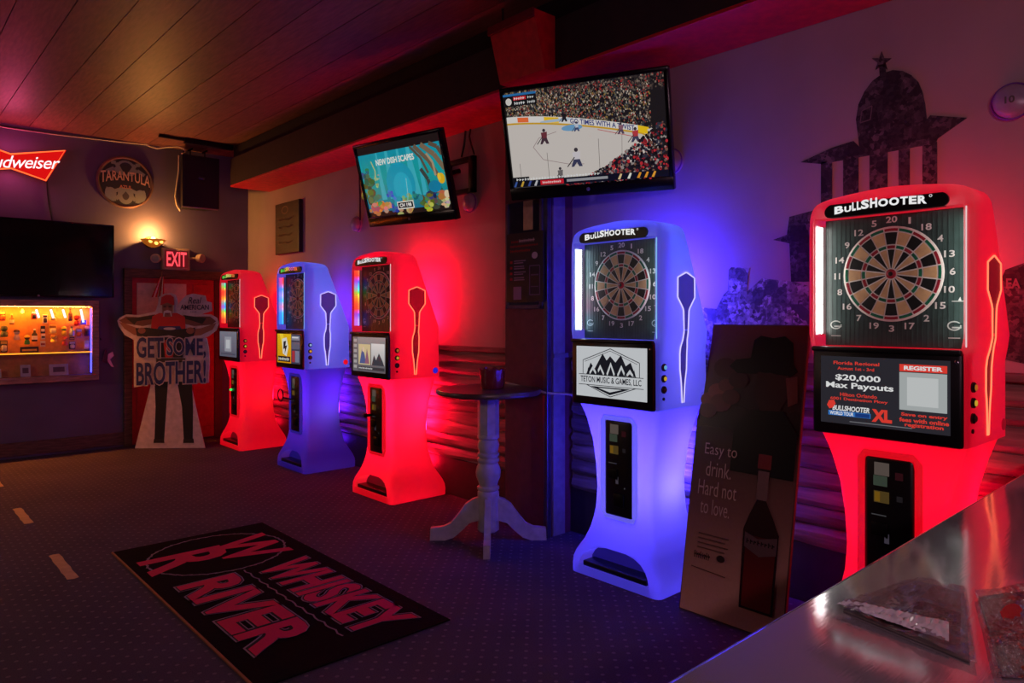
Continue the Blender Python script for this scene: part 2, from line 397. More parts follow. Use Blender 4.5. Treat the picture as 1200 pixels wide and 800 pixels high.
def dart_pts(s, off, grow=0.0):
    L = [(.247 - h - grow, s * (sl(UW, z) + off), z) for z, h in DART]; Rr = [(.247 + h + grow, s * (sl(UW, z) + off), z) for z, h in DART]
    return L, Rr
def dart_mesh(s):
    L, Rr = dart_pts(s, .0015); n = len(L)
    F = [(i, i + 1, n + i + 1, n + i) if s > 0 else (n + i, n + i + 1, i + 1, i) for i in range(n - 1)]
    return B().add(L + Rr, F).mesh('dart_inset')
def halo_mesh(s):  # flat band whose even emission imitates the halo around the outline
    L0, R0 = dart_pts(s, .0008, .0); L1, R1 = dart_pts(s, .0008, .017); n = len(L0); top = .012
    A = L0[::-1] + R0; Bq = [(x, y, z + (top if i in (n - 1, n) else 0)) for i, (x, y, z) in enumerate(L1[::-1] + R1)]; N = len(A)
    return B().add(A + Bq, [(i, i + 1, N + i + 1, N + i) for i in range(N - 1)]).mesh('outline_halo')
def outline_mesh(s):
    L, Rr = dart_pts(s, .002, .004); return B().tube(L[::-1] + Rr, .0042, 6).mesh('dart_outline', 60)
MC = {}
def cached(k, fn):
    if k not in MC: MC[k] = fn()
    return MC[k]
RB = .2
def seg_mesh(r0, r1, gap=.0054, a=math.pi/20, n=4, th=.0012):
    V = []
    for r in (r0 + gap/2, r1 - gap/2):
        da = a - (gap/2) / r
        for k in range(n + 1): t = -da + 2*da*k/n; V.append((0, -r*math.sin(t), r*math.cos(t)))
    m = n + 1; top = [(-th, y, z) for _, y, z in V]; F = []
    for k in range(n): F.append((k, k+1, m+k+1, m+k))
    F2 = [tuple(i + 2*m for i in f) for f in F]
    bnd = list(range(m)) + list(range(2*m - 1, m - 1, -1)); S = [(bnd[i], bnd[(i+1) % len(bnd)], bnd[(i+1) % len(bnd)] + 2*m, bnd[i] + 2*m) for i in range(len(bnd))]
    bm = B().add([(0, y, z) for _, y, z in V] + top, [f[::-1] for f in F] + F2 + S)
    me = bm.mesh('segment'); b2 = bmesh.new(); b2.from_mesh(me); bmesh.ops.recalc_face_normals(b2, faces=b2.faces[:]); b2.to_mesh(me); b2.free(); return me
NUMS = [20, 1, 18, 4, 13, 6, 10, 15, 2, 17, 3, 19, 7, 16, 8, 11, 14, 9, 12, 5]
SEG_B = mat('segment_black', (20, 24, 22), .45); SEG_T = mat('segment_tan', (206, 172, 122), .5); SEG_R = mat('segment_red', (150, 28, 44), .45); SEG_G = mat('segment_green', (14, 110, 74), .45)
SPIDER = mat('spider_white', (225, 225, 215), .4); PANELM = mat('board_panel', (58, 80, 76), .35)
# local axes of a machine: x to the wall, y along the wall (away from the camera), z up; seen from the room, right is -y
RV, UV = (0, -1, 0), (0, 0, 1)
def machine(Yc, label, style, group, yaw=0.0, dx=0.0, board_tint=None):
    m = thing('dart_machine', label, 'dart machine', (3.2 + dx, Yc, 0), yaw, group)
    P = lambda n, b, mt, par=m, sm=None: part(n, b, mt, par, sm, world=False)
    up = link('upper_shell', cached('up', upper_mesh), style['shell'], m)
    lo = link('lower_shell', cached('lo', lower_mesh), style['low'], m)
    for s in (1, -1):
        link('dart_inset', cached(('di', s), lambda: dart_mesh(s)), style['inset'], m)
        link('outline_halo', cached(('dg', s), lambda: halo_mesh(s)), style['halo'], m)
        link('dart_outline', cached(('do', s), lambda: outline_mesh(s)), style['line'], m)
    # dartboard: panel, numbers, segments, bull
    bp = link('board_panel', cached('panel', lambda: B().rbox((.088, -.292, 1.419), (.0995, .292, 1.993), .003).mesh('board_panel')), PANELM, m)
    def ribs():
        b = B()
        for i in range(29):
            y = -.28 + i * .02; b.box((.0868, y - .002, 1.425), (.0885, y + .002, 1.988))
        return b.mesh('panel_rib')
    link('panel_rib', cached('ribs', ribs), mat('panel_rib', (48, 68, 64), .4), bp)
    def numeral(i):
        c = Canvas((.0862, .292, 1.993), RV, UV, 584, 574, .584, .574); nme = NUMS[i]
        a = i * math.pi / 10; x = 292 + 236 * math.sin(a); y = 258 - 236 * math.cos(a); hw = 5 if nme == 1 else (11 if nme < 10 else (13 if nme == 11 else (23 if nme == 20 else 20)))
        c.text(str(nme), x - hw, y - 14, x + hw, y + 14, (235, 238, 230), bold=.02); return c.b.mesh('numeral')
    for i in range(20): link('numeral', cached(('num', i), lambda: numeral(i)), PRINT_G, bp)
    def logo(gx):
        c = Canvas((.0862, .292, 1.993), RV, UV, 584, 574, .584, .574)
        c.ring(gx, 480, 26, 20, 5, (190, 205, 198), 24); c.rect(gx - 2, 470, gx + 30, 477, (58, 80, 76)); c.rect(gx - 8, 484, gx + 26, 490, (190, 205, 198)); return c.b.mesh('maker_logo')
    def bar(x0, y0, x1, y1, tip=None):
        c = Canvas((.0862, .292, 1.993), RV, UV, 584, 574, .584, .574); c.rect(x0, y0, x1, y1, (190, 200, 194))
        if tip: c.poly(tip, (220, 225, 220))
        return c.b.mesh('print_mark')
    for gx in (50, 534): link('maker_logo', cached(('lg', gx), lambda: logo(gx)), PRINT_G, bp); link('print_mark', cached(('pm', gx), lambda: bar(gx - 22, 528, gx + 22, 532)), PRINT_G, bp)
    link('print_mark', cached('pmd', lambda: bar(525, 378, 572, 382, [(548, 378), (556, 362), (560, 378)])), PRINT_G, bp)
    db = link('dartboard', cached('disc', lambda: B().lathe([(.2065, 0), (.2065, .004), (.203, .006)], (.088, 0, 1.735), (-1, 0, 0), 48).mesh('dartboard', 40)), SPIDER, m)
    for (r0, r1, key, ma, mb) in ((.183, .2, 'dbl', SEG_R, SEG_G), (.126, .183, 'osi', SEG_B, SEG_T), (.108, .126, 'trp', SEG_R, SEG_G), (.023, .108, 'isi', SEG_B, SEG_T)):
        me = cached(key, lambda: seg_mesh(r0, r1))
        for i in range(20):
            o = link('segment', me, ma if i % 2 == 0 else mb, db); o.location = (.0819, 0, 1.735); o.rotation_euler = (i * math.pi / 10, 0, 0)
    link('outer_bull', cached('ob', lambda: B().lathe([(.021, 0), (.021, .005), (.018, .007)], (.0825, 0, 1.735), (-1, 0, 0), 20).mesh('outer_bull', 40)), SEG_R, db)
    link('inner_bull', cached('ib', lambda: B().lathe([(.0095, 0), (.0095, .008), (.006, .009)], (.0825, 0, 1.735), (-1, 0, 0), 16).mesh('inner_bull', 40)), SEG_B, db)
    # marquee
    def marq():
        b = B(); N = 24; P0 = []
        for k in range(N):
            a = 2*math.pi*k/N; y = .222*(1 if math.cos(a) > 0 else -1)*1.0 + .03*math.cos(a); z = 2.036 + .029*math.sin(a); P0.append((y, z - 0.018*(y/.25)**2))
        return b.prism([(-.004, y, z) for y, z in P0], (.03, 0, 0)).mesh('marquee')
    mq = link('marquee', cached('marq', marq), BLACKP, m)
    def mtext():
        c = Canvas((-.0045, .25, 2.07), RV, UV, 500, 70, .5, .07, gap=.0004)
        cv = lambda x, y: (x, y + 18 * ((x - 250) / 250) ** 2)
        cols = style.get('marquee', [(240, 240, 240)])
        for i, (t, x0, x1, y0) in enumerate((('B', 44, 84, 18), ('U', 88, 118, 26), ('L', 122, 138, 14), ('L', 142, 160, 14), ('S', 160, 194, 12), ('H', 198, 228, 10), ('O', 232, 272, 18), ('O', 276, 316, 18), ('T', 320, 350, 18), ('E', 354, 384, 18), ('R', 388, 422, 18))):
            c.z = 0; c.text(t, 0, 0, 1, 1, cols[i * len(cols) // 11], bold=.045, fn=lambda vx, vy, x0=x0, x1=x1, y0=y0: cv(x0 + vx*(x1-x0), 52 - vy*(52-y0)))
        c.z = 0; c.ring(436, 30, 6, 6, 2, cols[-1], 12)
        return c.b.mesh('marquee_lettering')
    link('marquee_lettering', mtext(), style['mqmat'], mq)
    # light strips on the inner cheeks
    for s in (1, -1):
        y0, y1 = s * .3105, s * .2945
        st = P('light_strip', B().add([(.006, y0, 1.47), (.088, y1, 1.47), (.088, y1, 1.965), (.006, y0, 1.965), (.006, y0 - s*.004, 1.47), (.088, y1 - s*.004, 1.47), (.088, y1 - s*.004, 1.965), (.006, y0 - s*.004, 1.965)],
              [(0,1,2,3),(4,5,6,7),(0,1,5,4),(2,3,7,6),(1,2,6,5),(0,3,7,4)]), mat('strip_diffuser', (200, 200, 200), .4))
        L = Vector((.082, y1 - y0, 0)).normalized(); o0 = Vector((.008, y0 - s*.0045, 1.962)); rv = L if s < 0 else L
        c = Canvas(o0, L, UV, 1, 1, .08, .49); c.n = Vector((0, -s, 0)); cols = style['strip']; n = len(cols)
        for i in range(n):
            c.z = .0002; c.grad(.12, i/n, .72, (i+1)/n, cols[i], cols[(i+1) % n] if i < n-1 else cols[i], bump=False)
        for i in range(40): c.z = .0004; c.rect(.12, i/40, .72, i/40 + .003, (90, 90, 100), False)
        part('led_row', c.b, style['ledmat'], st, world=False)
    # screen
    sc = P('screen_housing', B().rbox((-.016, -.302, 1.028), (.06, .302, 1.414), .012).rbox((-.03, -.302, 1.395), (.0, .302, 1.418), .008), BLACKP, m, 40)
    c = Canvas((-.0165, .262, 1.375), RV, UV, 600, 340, .524, .297); style['screen'](c); part('screen', c.b, SCREEN, sc, world=False)
    P('screen_lock', B().lathe([(.008, 0), (.008, .006), (.005, .008)], (-.016, -.285, 1.372), (-1, 0, 0), 12), mat('chrome', (200, 200, 205), .15, 1.0), sc, 40)
    # buttons on the right cheek
    for i, (z, cc) in enumerate(((1.27, style['btn']), (1.208, (235, 200, 60)), (1.146, (40, 10, 10)))):
        yy = -sl(UW, z); bt = P('button', B().lathe([(.021, -.004), (.021, .008), (.016, .012)], (.062, yy, z), (0, -1, 0), 18), BLACKP, m, 40)
        P('button_cap', B().lathe([(.013, 0), (.012, .016), (.008, .018)], (.062, yy, z), (0, -1, 0), 16), mat('button_cap_%d_%d_%d' % cc, cc, .3, emis=cc, es=.5), bt, 40)
    P('jack', B().lathe([(.009, -.004), (.009, .006), (.006, .007)], (.062, -sl(UW, 1.095), 1.095), (0, -1, 0), 12), BLACKP, m, 40)
    P('badge', B().lathe([(.026, 0), (.026, .003), (.022, .004)], (.455, -.3125, 1.085), (0, -1, 0), 18), mat('badge_' + style['name'], style['badge'], .3, emis=style['badge'], es=.6), m, 40)
    # coin door
    fr = P('coin_door_frame', B().tube([(.06, -.118 + .0, .40), (.06, -.118, .93), (.055, -.1, .955), (.055, .1, .955), (.06, .118, .93), (.06, .118, .40), (.065, .1, .372), (.065, -.1, .372)], .016, 8, closed=True), style.get('rim', style['low']), m, 60)
    cd = P('coin_door', B().rbox((.052, -.106, .375), (.12, .106, .95), .022, 3), BLACKP, m, 40)
    def sticker(q):
        c = Canvas((.0515, .1, .945), RV, UV, 200, 570, .2, .57)
        for r_ in q: c.rect(*r_)
        return c.b.mesh('sticker')
    for k, q in enumerate((((42, 26, 104, 82, (170, 150, 140)),), ((38, 84, 96, 128, (110, 130, 110)),), ((40, 150, 104, 200, (150, 120, 60)), (44, 154, 66, 196, (220, 160, 40))), ((128, 60, 160, 92, (90, 30, 40)),), ((134, 160, 158, 184, (60, 55, 60)),), ((30, 252, 92, 257, (120, 120, 125)),), ((84, 330, 104, 372, (120, 110, 130)), (89, 336, 99, 350, (20, 20, 22))), ((146, 386, 154, 394, (150, 150, 155)),))):
        link('sticker', cached(('stk', k), lambda: sticker(q)), printed('coin_door_print', es=.18, rough=.3), cd)
    P('bill_slot', B().rbox((.042, .0, .60), (.056, .07, .66), .004), BLACKM, cd, 40)
    P('coin_return', B().rbox((.038, -.05, .44), (.056, .03, .52), .01), BLACKM, cd, 40)
    ex = style.get('extra')
    if ex == 'green': P('indicator', B().lathe([(.014, 0), (.012, .02), (.006, .026)], (.05, .06, .68), (-1, 0, 0), 12), emit('green_led', (40, 220, 90), 1.5), cd, 40)
    if ex == 'ring': P('key_ring', B().tube([(-.02 + .0, .18 + .062*math.cos(a), .74 + .062*math.sin(a)) for a in [2*math.pi*k/20 for k in range(20)]], .007, 6, closed=True).tube([(-.02, .12, .72), (.05, .05, .70)], .007, 6), BLACKM, cd, 60)
    if ex == 'knob': P('knob', B().tube([(.055, .06, .70), (.0, .065, .70)], .012, 10).lathe([(.0, -.02), (.018, -.012), (.02, 0), (.018, .012), (0, .02)], (-.01, .065, .70), (-1, 0, 0), 14), BLACKM, cd, 40)
    # toe slot, with a dim plate put in to darken its inside
    P('toe_tray', B().rbox((.01, -.235, .0505), (.118, .235, .082), .006), BLACKP, m, 40)
    P('toe_dim_plate', B().prism([(.108, y, z) for y, z in ((-.25, .0515), (-.245, .09), (-.222, .125), (-.182, .155), (-.13, .174), (-.07, .184), (.07, .184), (.13, .174), (.182, .155), (.222, .125), (.245, .09), (.25, .0515))], (.006, 0, 0)), style['inset'], m)
    # LED bar on the back of the cabinet that washes the wall
    P('back_light', B().rbox((.462, -.16, .55), (.470, .16, .98), .003), style['back'], m)
    for bx, bz in ((.478, 1.54), (.40, 1.72), (.33, 1.88)): P('back_light', B().rbox((bx, -.2, bz - .03), (bx + .008, .2, bz + .03), .003), style['back'], m)
    # the edge-lit lip of the right cheek
    P('edge_light', B().rbox((-.001, -.3135, 1.43), (.004, -.309, 1.985), .001), style['edge'], m)
    P('back_light', B().rbox((.525, -.1, .22), (.533, .1, .30), .003), style['back'], m)
    if 'crown' in style:
        ld = bpy.data.lights.new('cabinet_lamp', 'POINT'); ld.energy = .5; ld.color = lin(style['crown'])[:3]; ld.shadow_soft_size = .05
        lo_ = bpy.data.objects.new('cabinet_lamp', ld); COL.objects.link(lo_); lo_.parent = m; lo_.location = (.13, -.1, 1.93)
    # lamps inside
    for (px, py, pz, en, rad) in style['lamps']:
        ld = bpy.data.lights.new('cabinet_lamp', 'POINT'); ld.energy = en; ld.color = lin(style['lampcol'])[:3]; ld.shadow_soft_size = rad
        lo_ = bpy.data.objects.new('cabinet_lamp', ld); COL.objects.link(lo_); lo_.parent = m; lo_.location = (px, py, pz)
    return m

def scr_blank_panel(c):
    c.grad(0, 0, 600, 340, (120, 124, 138), (90, 92, 110)); c.rect(180, 70, 420, 270, (150, 154, 165)); c.rect(230, 110, 370, 230, (190, 194, 200)); c.rect(40, 295, 560, 310, (70, 72, 90))
def scr_drink(c):
    c.rect(0, 0, 600, 340, (60, 62, 84)); c.grad(0, 0, 370, 340, (236, 190, 20), (220, 150, 10)); c.poly([(60, 0), (160, 0), (240, 240), (180, 240)], (250, 214, 60))
    c.poly([(130, 60), (250, 40), (300, 150), (250, 260), (150, 230)], (226, 226, 220)); c.poly([(170, 90), (240, 80), (220, 140), (270, 130), (200, 240), (210, 170), (165, 180)], (30, 30, 34))
    c.rect(20, 262, 350, 325, (24, 22, 26)); c.scrib(40, 275, 330, 312, (235, 235, 225), 8)
    c.rect(385, 20, 590, 70, (130, 134, 150)); c.rect(385, 90, 590, 170, (96, 96, 116)); c.rect(400, 190, 470, 320, (170, 50, 60)); c.rect(480, 190, 580, 320, (120, 124, 150)); c.rect(400, 30, 560, 46, (220, 220, 225))
def scr_menu(c):
    c.grad(0, 0, 600, 340, (150, 148, 150), (96, 92, 100)); c.rect(0, 0, 90, 340, (110, 106, 112))
    for i in range(6): c.rect(15, 20 + i*52, 75, 50 + i*52, (176, 172, 170), i == 0)
    c.rect(110, 70, 330, 270, (214, 196, 150)); c.poly([(130, 260), (180, 100), (230, 180), (250, 260)], (80, 96, 150)); c.poly([(230, 260), (270, 110), (315, 260)], (150, 96, 120)); c.ell(200, 120, 22, 26, (226, 200, 170))
    c.grad(350, 60, 590, 270, (226, 224, 222), (180, 176, 176)); c.poly([(360, 270), (400, 170), (440, 220), (490, 150), (560, 230), (585, 270)], (60, 62, 72)); c.rect(100, 290, 590, 320, (60, 58, 64)); c.scrib(120, 296, 380, 314, (230, 230, 230), 11)
def scr_mountain(c):
    W, K = (206, 210, 214), (24, 26, 34)
    c.rect(0, 0, 600, 340, W); c.line([(60, 95), (300, 12), (540, 95), (540, 250), (300, 330), (60, 250), (60, 95)], 5, K); c.line([(76, 105), (300, 26), (524, 105)], 3, K)
    c.poly([(90, 190), (130, 110), (165, 150), (235, 45), (270, 90), (300, 60), (345, 100), (390, 50), (430, 120), (470, 95), (515, 190)], K)
    for x, h in ((150, 60), (215, 70), (305, 90), (395, 75), (465, 50)): c.poly([(x - 42, 190), (x, 190 - h), (x + 42, 190), (x + 26, 190), (x, 190 - h + 28), (x - 26, 190)], W)
    for x in (110, 190, 260, 350, 430, 500): c.poly([(x - 14, 190), (x, 140), (x + 14, 190)], K, False)
    c.rect(25, 188, 575, 262, W); c.line([(25, 190), (575, 190)], 4, K); c.line([(25, 260), (575, 260)], 4, K)
    c.text('TETON MUSIC & GAMES, LLC', 42, 202, 558, 248, K, bold=.012); c.poly([(130, 268), (470, 268), (300, 318)], K); c.poly([(200, 276), (400, 276), (300, 300)], W)
def scr_event(c):
    D, RD, WH = (44, 43, 50), (236, 64, 52), (238, 238, 238)
    c.rect(0, 0, 600, 340, D); c.text('Florida Regional', 66, 24, 290, 46, RD, .02); c.text('August 1st - 3rd', 86, 52, 266, 72, RD, .02)
    c.text('$20,000', 76, 90, 296, 124, WH, .025); c.text('Max Payouts', 28, 130, 356, 168, WH, .025); c.text('Hilton Orlando', 100, 182, 280, 200, RD, .02); c.text('6001 Destination Pkwy', 50, 206, 330, 224, RD, .02)
    c.rect(40, 276, 250, 300, (50, 120, 200)); c.text('WORLD TOUR', 48, 279, 168, 297, WH, .03); c.rect(176, 279, 246, 298, (24, 60, 130)); c.text('BULLSHOOTER', 62, 248, 246, 274, WH, .03, .15)
    c.poly([(34, 250), (44, 226), (70, 222), (78, 240), (64, 262), (46, 268)], RD); c.text('XL', 256, 250, 350, 312, RD, .06)
    c.rect(384, 24, 588, 58, RD); c.text('REGISTER', 404, 31, 570, 51, WH, .04); c.rect(384, 62, 588, 240, (176, 182, 182)); c.rect(418, 84, 552, 218, (204, 208, 208))
    c.text('Save on entry', 392, 252, 590, 272, RD, .03); c.text('fees with online', 384, 276, 596, 296, RD, .03); c.text('registration', 408, 300, 574, 322, RD, .03); c.rect(150, 322, 440, 326, (120, 120, 126))

RAINBOW = [(30, 160, 160), (40, 190, 60), (230, 60, 10), (220, 70, 20), (230, 150, 10), (20, 150, 150), (40, 90, 220), (30, 190, 60), (230, 150, 20), (230, 60, 20)]
RAIN2 = [(240, 30, 20), (220, 50, 50), (40, 120, 210), (150, 130, 230), (30, 150, 210), (200, 110, 130), (40, 140, 220), (20, 130, 220)]
RAIN3 = [(230, 80, 20), (230, 50, 20), (50, 60, 230), (30, 150, 220), (60, 200, 50), (220, 130, 10), (230, 80, 20), (230, 60, 20), (50, 60, 220), (130, 110, 230)]
WHITE_STRIP = [(255, 246, 240)] * 4
ICE_STRIP = [(225, 245, 255), (200, 235, 255), (220, 245, 255), (230, 250, 255), (255, 235, 250), (255, 180, 220), (190, 230, 255)]
MQW = printed('marquee_glow', es=.9); 
RED = dict(name='red', shell=shell('red_shell', (222, 2, 34), .5), low=shell('red_low_shell', (228, 2, 22), .55), inset=shell('red_inset', (90, 2, 14), .5, .25), line=emit('red_outline', (255, 100, 70), 2.4), halo=shell('red_halo', (255, 26, 36), .85),
           back=emit('red_back', (255, 6, 46), 58), lampcol=(255, 34, 22), lamps=[(.32, -.04, .56, 1.1, .06)] + [(.25, q*.2, z, e, .03) for q in (-1, 1) for z, e in ((1.72, .26), (1.56, .18), (1.36, .2), (1.16, .14))], mqmat=MQW, badge=(150, 10, 30), btn=(200, 120, 40), edge=emit('edge_white', (255, 225, 225), .8))
BLUE = dict(name='blue', shell=shell('blue_shell', (76, 78, 234), .42), low=shell('blue_low_shell', (74, 64, 234), .4), inset=shell('blue_inset', (20, 12, 110), .6, .2), line=emit('blue_outline', (200, 190, 255), 1.3), halo=shell('blue_halo', (124, 116, 255), .75),
            back=emit('blue_back', (50, 36, 255), 110), lampcol=(160, 145, 255), rim=shell('blue_rim', (110, 102, 250), .6), lamps=[(.30, -.03, .56, 3.0, .06)] + [(.25, q*.2, z, e, .03) for q in (-1, 1) for z, e in ((1.72, .42), (1.56, .3), (1.36, .34), (1.16, .22))], mqmat=MQW, badge=(90, 90, 220), btn=(120, 210, 255), edge=emit('edge_cyan', (150, 220, 255), .8))
BLUE_DIM = dict(BLUE, name='blue_dim', rim=shell('blue_dim_rim', (40, 30, 170), .35), low=shell('blue_dim_low', (26, 14, 150), .3), lamps=[(.30, -.02, .6, .5, .06)] + [(.25, q*.2, z, e, .03) for q in (-1, 1) for z, e in ((1.72, .42), (1.56, .3), (1.36, .34), (1.16, .22))], badge=(230, 20, 40), back=emit('violet_back', (90, 24, 255), 14))
def st(base, **k): d = dict(base); d.update(k); return d
G_M = 'dart machines along the right wall'
machine(8.47, 'red glowing dart machine farthest back, beside the cardboard standee', st(RED, screen=scr_blank_panel, strip=RAINBOW, ledmat=LEDS, extra='green', name='red1', marquee=[(120, 220, 90), (235, 230, 120), (230, 120, 60)], back=emit('red_back_soft', (255, 6, 40), 16)), G_M)
machine(6.85, 'blue violet dart machine with yellow screen, between the two far red machines', st(BLUE_DIM, crown=(30, 190, 255), screen=scr_drink, strip=RAIN2, ledmat=LEDS, extra='ring', marquee=[(70, 220, 90), (250, 210, 80), (240, 110, 190), (250, 110, 70)]), G_M)
machine(5.30, 'red glowing dart machine beside the white pedestal table', st(RED, screen=scr_menu, strip=RAIN3, ledmat=LEDS, extra='knob', back=emit('red_back_strong', (255, 6, 40), 110), name='red3', badge=(40, 40, 230)), G_M)
machine(2.645, 'bright blue dart machine with white mountain logo screen, beside the liquor display board', st(BLUE, screen=scr_mountain, strip=ICE_STRIP, crown=(30, 190, 255), ledmat=printed('led_cool', es=14.0)), G_M)
machine(1.165, 'large red dart machine with tournament screen, nearest to the metal bar counter', st(RED, screen=scr_event, strip=WHITE_STRIP, back=emit('red_back_mid', (255, 6, 40), 20), ledmat=printed('led_white', es=16.0)), G_M, yaw=R(-2.2))

# ------------------------------------------------------------------ televisions
def axes(yaw, pit, rol=0.0):
    r = Vector((math.sin(yaw), -math.cos(yaw), 0)); n = Vector((-math.cos(yaw), -math.sin(yaw), 0)); u = Vector((0, 0, 1))
    n2 = n*math.cos(pit) - u*math.sin(pit); u2 = u*math.cos(pit) + n*math.sin(pit)
    r2 = r*math.cos(rol) + u2*math.sin(rol); u3 = u2*math.cos(rol) - r*math.sin(rol); return r2, u3, n2
def frame_matrix(c, r, u, n):
    m = Matrix.Identity(4)
    for i in range(3): m[i][0] = r[i]; m[i][1] = -n[i]; m[i][2] = u[i]; m[i][3] = c[i]
    return m
TVB = mat('tv_bezel', (10, 10, 12), .22)
def tv(label, c, ax, W, H, ins, draw, cw, ch, m_screen, mount=None):
    r, u, n = ax; t = thing('television', label, 'television', c, matrix=frame_matrix(c, r, u, n))
    l_, r_, tp, bt = ins; T = .05
    b = B(); x0, x1, z0, z1 = -W/2, W/2, -H/2, H/2
    b.rbox((x0, -.012, z1 - tp), (x1, T, z1), .008).rbox((x0, -.012, z0), (x1, T, z0 + bt), .008).rbox((x0, -.012, z0 + bt - .01), (x0 + l_, T, z1 - tp + .01), .008).rbox((x1 - r_, -.012, z0 + bt - .01), (x1, T, z1 - tp + .01), .008)
    part('bezel', b, TVB, t, 40, world=False)
    part('back_cover', B().rbox((x0 + .01, .005, z0 + .01), (x1 - .01, T + .01, z1 - .01), .01).rbox((x0 + .15, T, z0 + .1), (x1 - .15, T + .05, z1 - .12), .02), BLACKP, t, 40, world=False)
    cv = Canvas((x0 + l_, .004, z1 - tp), (1, 0, 0), (0, 0, 1), cw, ch, W - l_ - r_, H - tp - bt); draw(cv); part('screen', cv.b, m_screen, t, world=False)
    part('maker_mark', B().lathe([(.012, 0), (.012, .002), (.009, .003)], (0, -.012, z0 + bt*.5), (0, -1, 0), 12), mat('grey_mark', (120, 120, 125), .3), t, 40, world=False)
    if mount: mount(t)
    return t
def hockey(c):
    rnd = random.Random(3); W, H = 680, 440
    c.rect(0, 0, W, H, (30, 26, 28))
    CR = [(120, 96, 84), (92, 84, 78), (150, 130, 112), (70, 62, 60), (170, 60, 52), (196, 180, 164), (60, 70, 80), (110, 110, 92), (140, 112, 60)]
    def board(x): return 112 + 96 * (x / 560.0) ** 1.6 if x < 600 else 226
    for i in range(2600):                                      # spectators behind the glass
        x = rnd.uniform(0, W - 60); y = rnd.uniform(0, board(x) + 4); s_ = rnd.uniform(3, 6)
        c.z = .0004 + rnd.random()*.0002; c.poly([(x, y), (x + s_, y + .5), (x + s_*.8, y + s_*1.5), (x + .5, y + s_*1.4)], CR[rnd.randrange(9)], False)
    c.z = .0008
    for i in range(700):
        x = rnd.uniform(200, W); y = rnd.uniform(0, 70 * (x - 150) / W + 10); s_ = rnd.uniform(3, 8)
        c.z = .0007 + rnd.random()*.0002; c.rect(x, y, x + s_, y + s_*1.3, [(20, 18, 20), (60, 50, 48), (150, 40, 42), (40, 34, 36), (130, 112, 100), (52, 44, 44), (90, 74, 66)][rnd.randrange(7)], False)
    c.z = .001
    xs = [i * 20 for i in range(32)]
    ice = [(x, board(x) + 34) for x in xs] + [(640, 300), (560, 360), (430, 400), (300, 440), (0, 440)]
    c.poly(ice, (206, 198, 192)); c.up()
    for a, b_ in zip(xs, xs[1:]):
        c.raw([(a, board(a)), (b_, board(b_)), (b_, board(b_) + 28), (a, board(a) + 28)], [[0, 1, 2, 3]], [lin((222, 218, 214))] * 4)
        c.raw([(a, board(a) + 28), (b_, board(b_) + 28), (b_, board(b_) + 36), (a, board(a) + 36)], [[0, 1, 2, 3]], [lin((206, 160, 40))] * 4)
    wrap = lambda x0, x1, y0, y1: (lambda vx, vy: (x0 + vx*(x1-x0), board(x0 + vx*(x1-x0)) + y1 - vy*(y1-y0)))
    c.up(); c.poly([(170, board(170) + 2), (235, board(235) + 2), (235, board(235) + 27), (170, board(170) + 27)], (236, 190, 40))
    c.poly([(50, board(50) + 4), (100, board(100) + 4), (100, board(100) + 26), (50, board(50) + 26)], (236, 110, 60)); c.text('GO TIMES WITH A TWIST', 0, 0, 1, 1, (40, 50, 120), bold=.02, fn=wrap(285, 552, 3, 26))
    c.poly([(566, board(566)), (618, board(618)), (618, board(618) + 30), (566, board(566) + 30)], (240, 196, 30))
    c.up(); c.ell(290, 190, 46, 14, (110, 160, 200)); c.ell(220, 150, 70, 6, (170, 190, 208)); c.line([(110, 260), (150, 320), (260, 350), (330, 356)], 2.5, (150, 130, 130)); c.line([(110, 260), (140, 220), (220, 200)], 2.5, (150, 130, 130)); c.line([(400, 210), (560, 260)], 3, (190, 90, 90)); c.line([(170, 290), (170, 430)], 2, (110, 104, 100)); c.line([(400, 250), (396, 400)], 2, (110, 104, 100)); c.line([(500, 240), (494, 340)], 2, (140, 130, 126)); c.line([(40, 330), (40, 430)], 2, (120, 112, 108))
    def skater(x, y, h, shirt, leg):
        c.ell(x, y - h*.88, h*.1, h*.11, (60, 54, 60)); c.poly([(x - h*.2, y - h*.75), (x + h*.2, y - h*.78), (x + h*.16, y - h*.35), (x - h*.16, y - h*.35)], shirt)
        c.poly([(x - h*.16, y - h*.38), (x + h*.16, y - h*.38), (x + h*.28, y), (x + h*.1, y), (x, y - h*.22), (x - h*.16, y), (x - h*.3, y)], leg); c.line([(x - h*.1, y - h*.5), (x - h*.5, y - h*.02)], h*.05, (50, 44, 44))
    skater(165, 250, 70, (110, 52, 60), (70, 50, 60)); skater(300, 365, 86, (206, 200, 206), (60, 62, 90)); skater(312, 208, 44, (190, 196, 210), (70, 76, 110)); skater(262, 160, 46, (30, 28, 32), (30, 28, 32)); skater(498, 240, 50, (140, 96, 110), (90, 70, 90)); skater(556, 280, 64, (186, 60, 66), (70, 66, 90)); skater(224, 420, 60, (110, 104, 104), (90, 86, 88)); skater(616, 268, 50, (214, 206, 200), (150, 60, 60))
    base = c.z + .0006
    for i in range(1500):                                      # near crowd, lower right
        x = rnd.uniform(250, W); lim = 440 - 255 * max(0, (x - 250) / 430) ** 1.5
        y = rnd.uniform(lim, 440); s_ = rnd.uniform(5, 12)
        c.z = base + rnd.random()*.0006; c.ell(x, y, s_*.6, s_*.75, [(24, 20, 24), (16, 14, 18), (34, 28, 32), (24, 20, 24), (190, 44, 50), (130, 30, 38), (150, 140, 136), (120, 84, 70), (50, 50, 64), (30, 26, 34)][rnd.randrange(10)], 7, False)
    c.z = base + .001
    c.rect(0, 410, W, 440, (14, 16, 28)); c.rect(0, 392, 80, 412, (20, 20, 24)); c.rect(130, 414, 236, 436, (206, 30, 44)); c.scrib(140, 419, 226, 431, (240, 220, 220), 10)
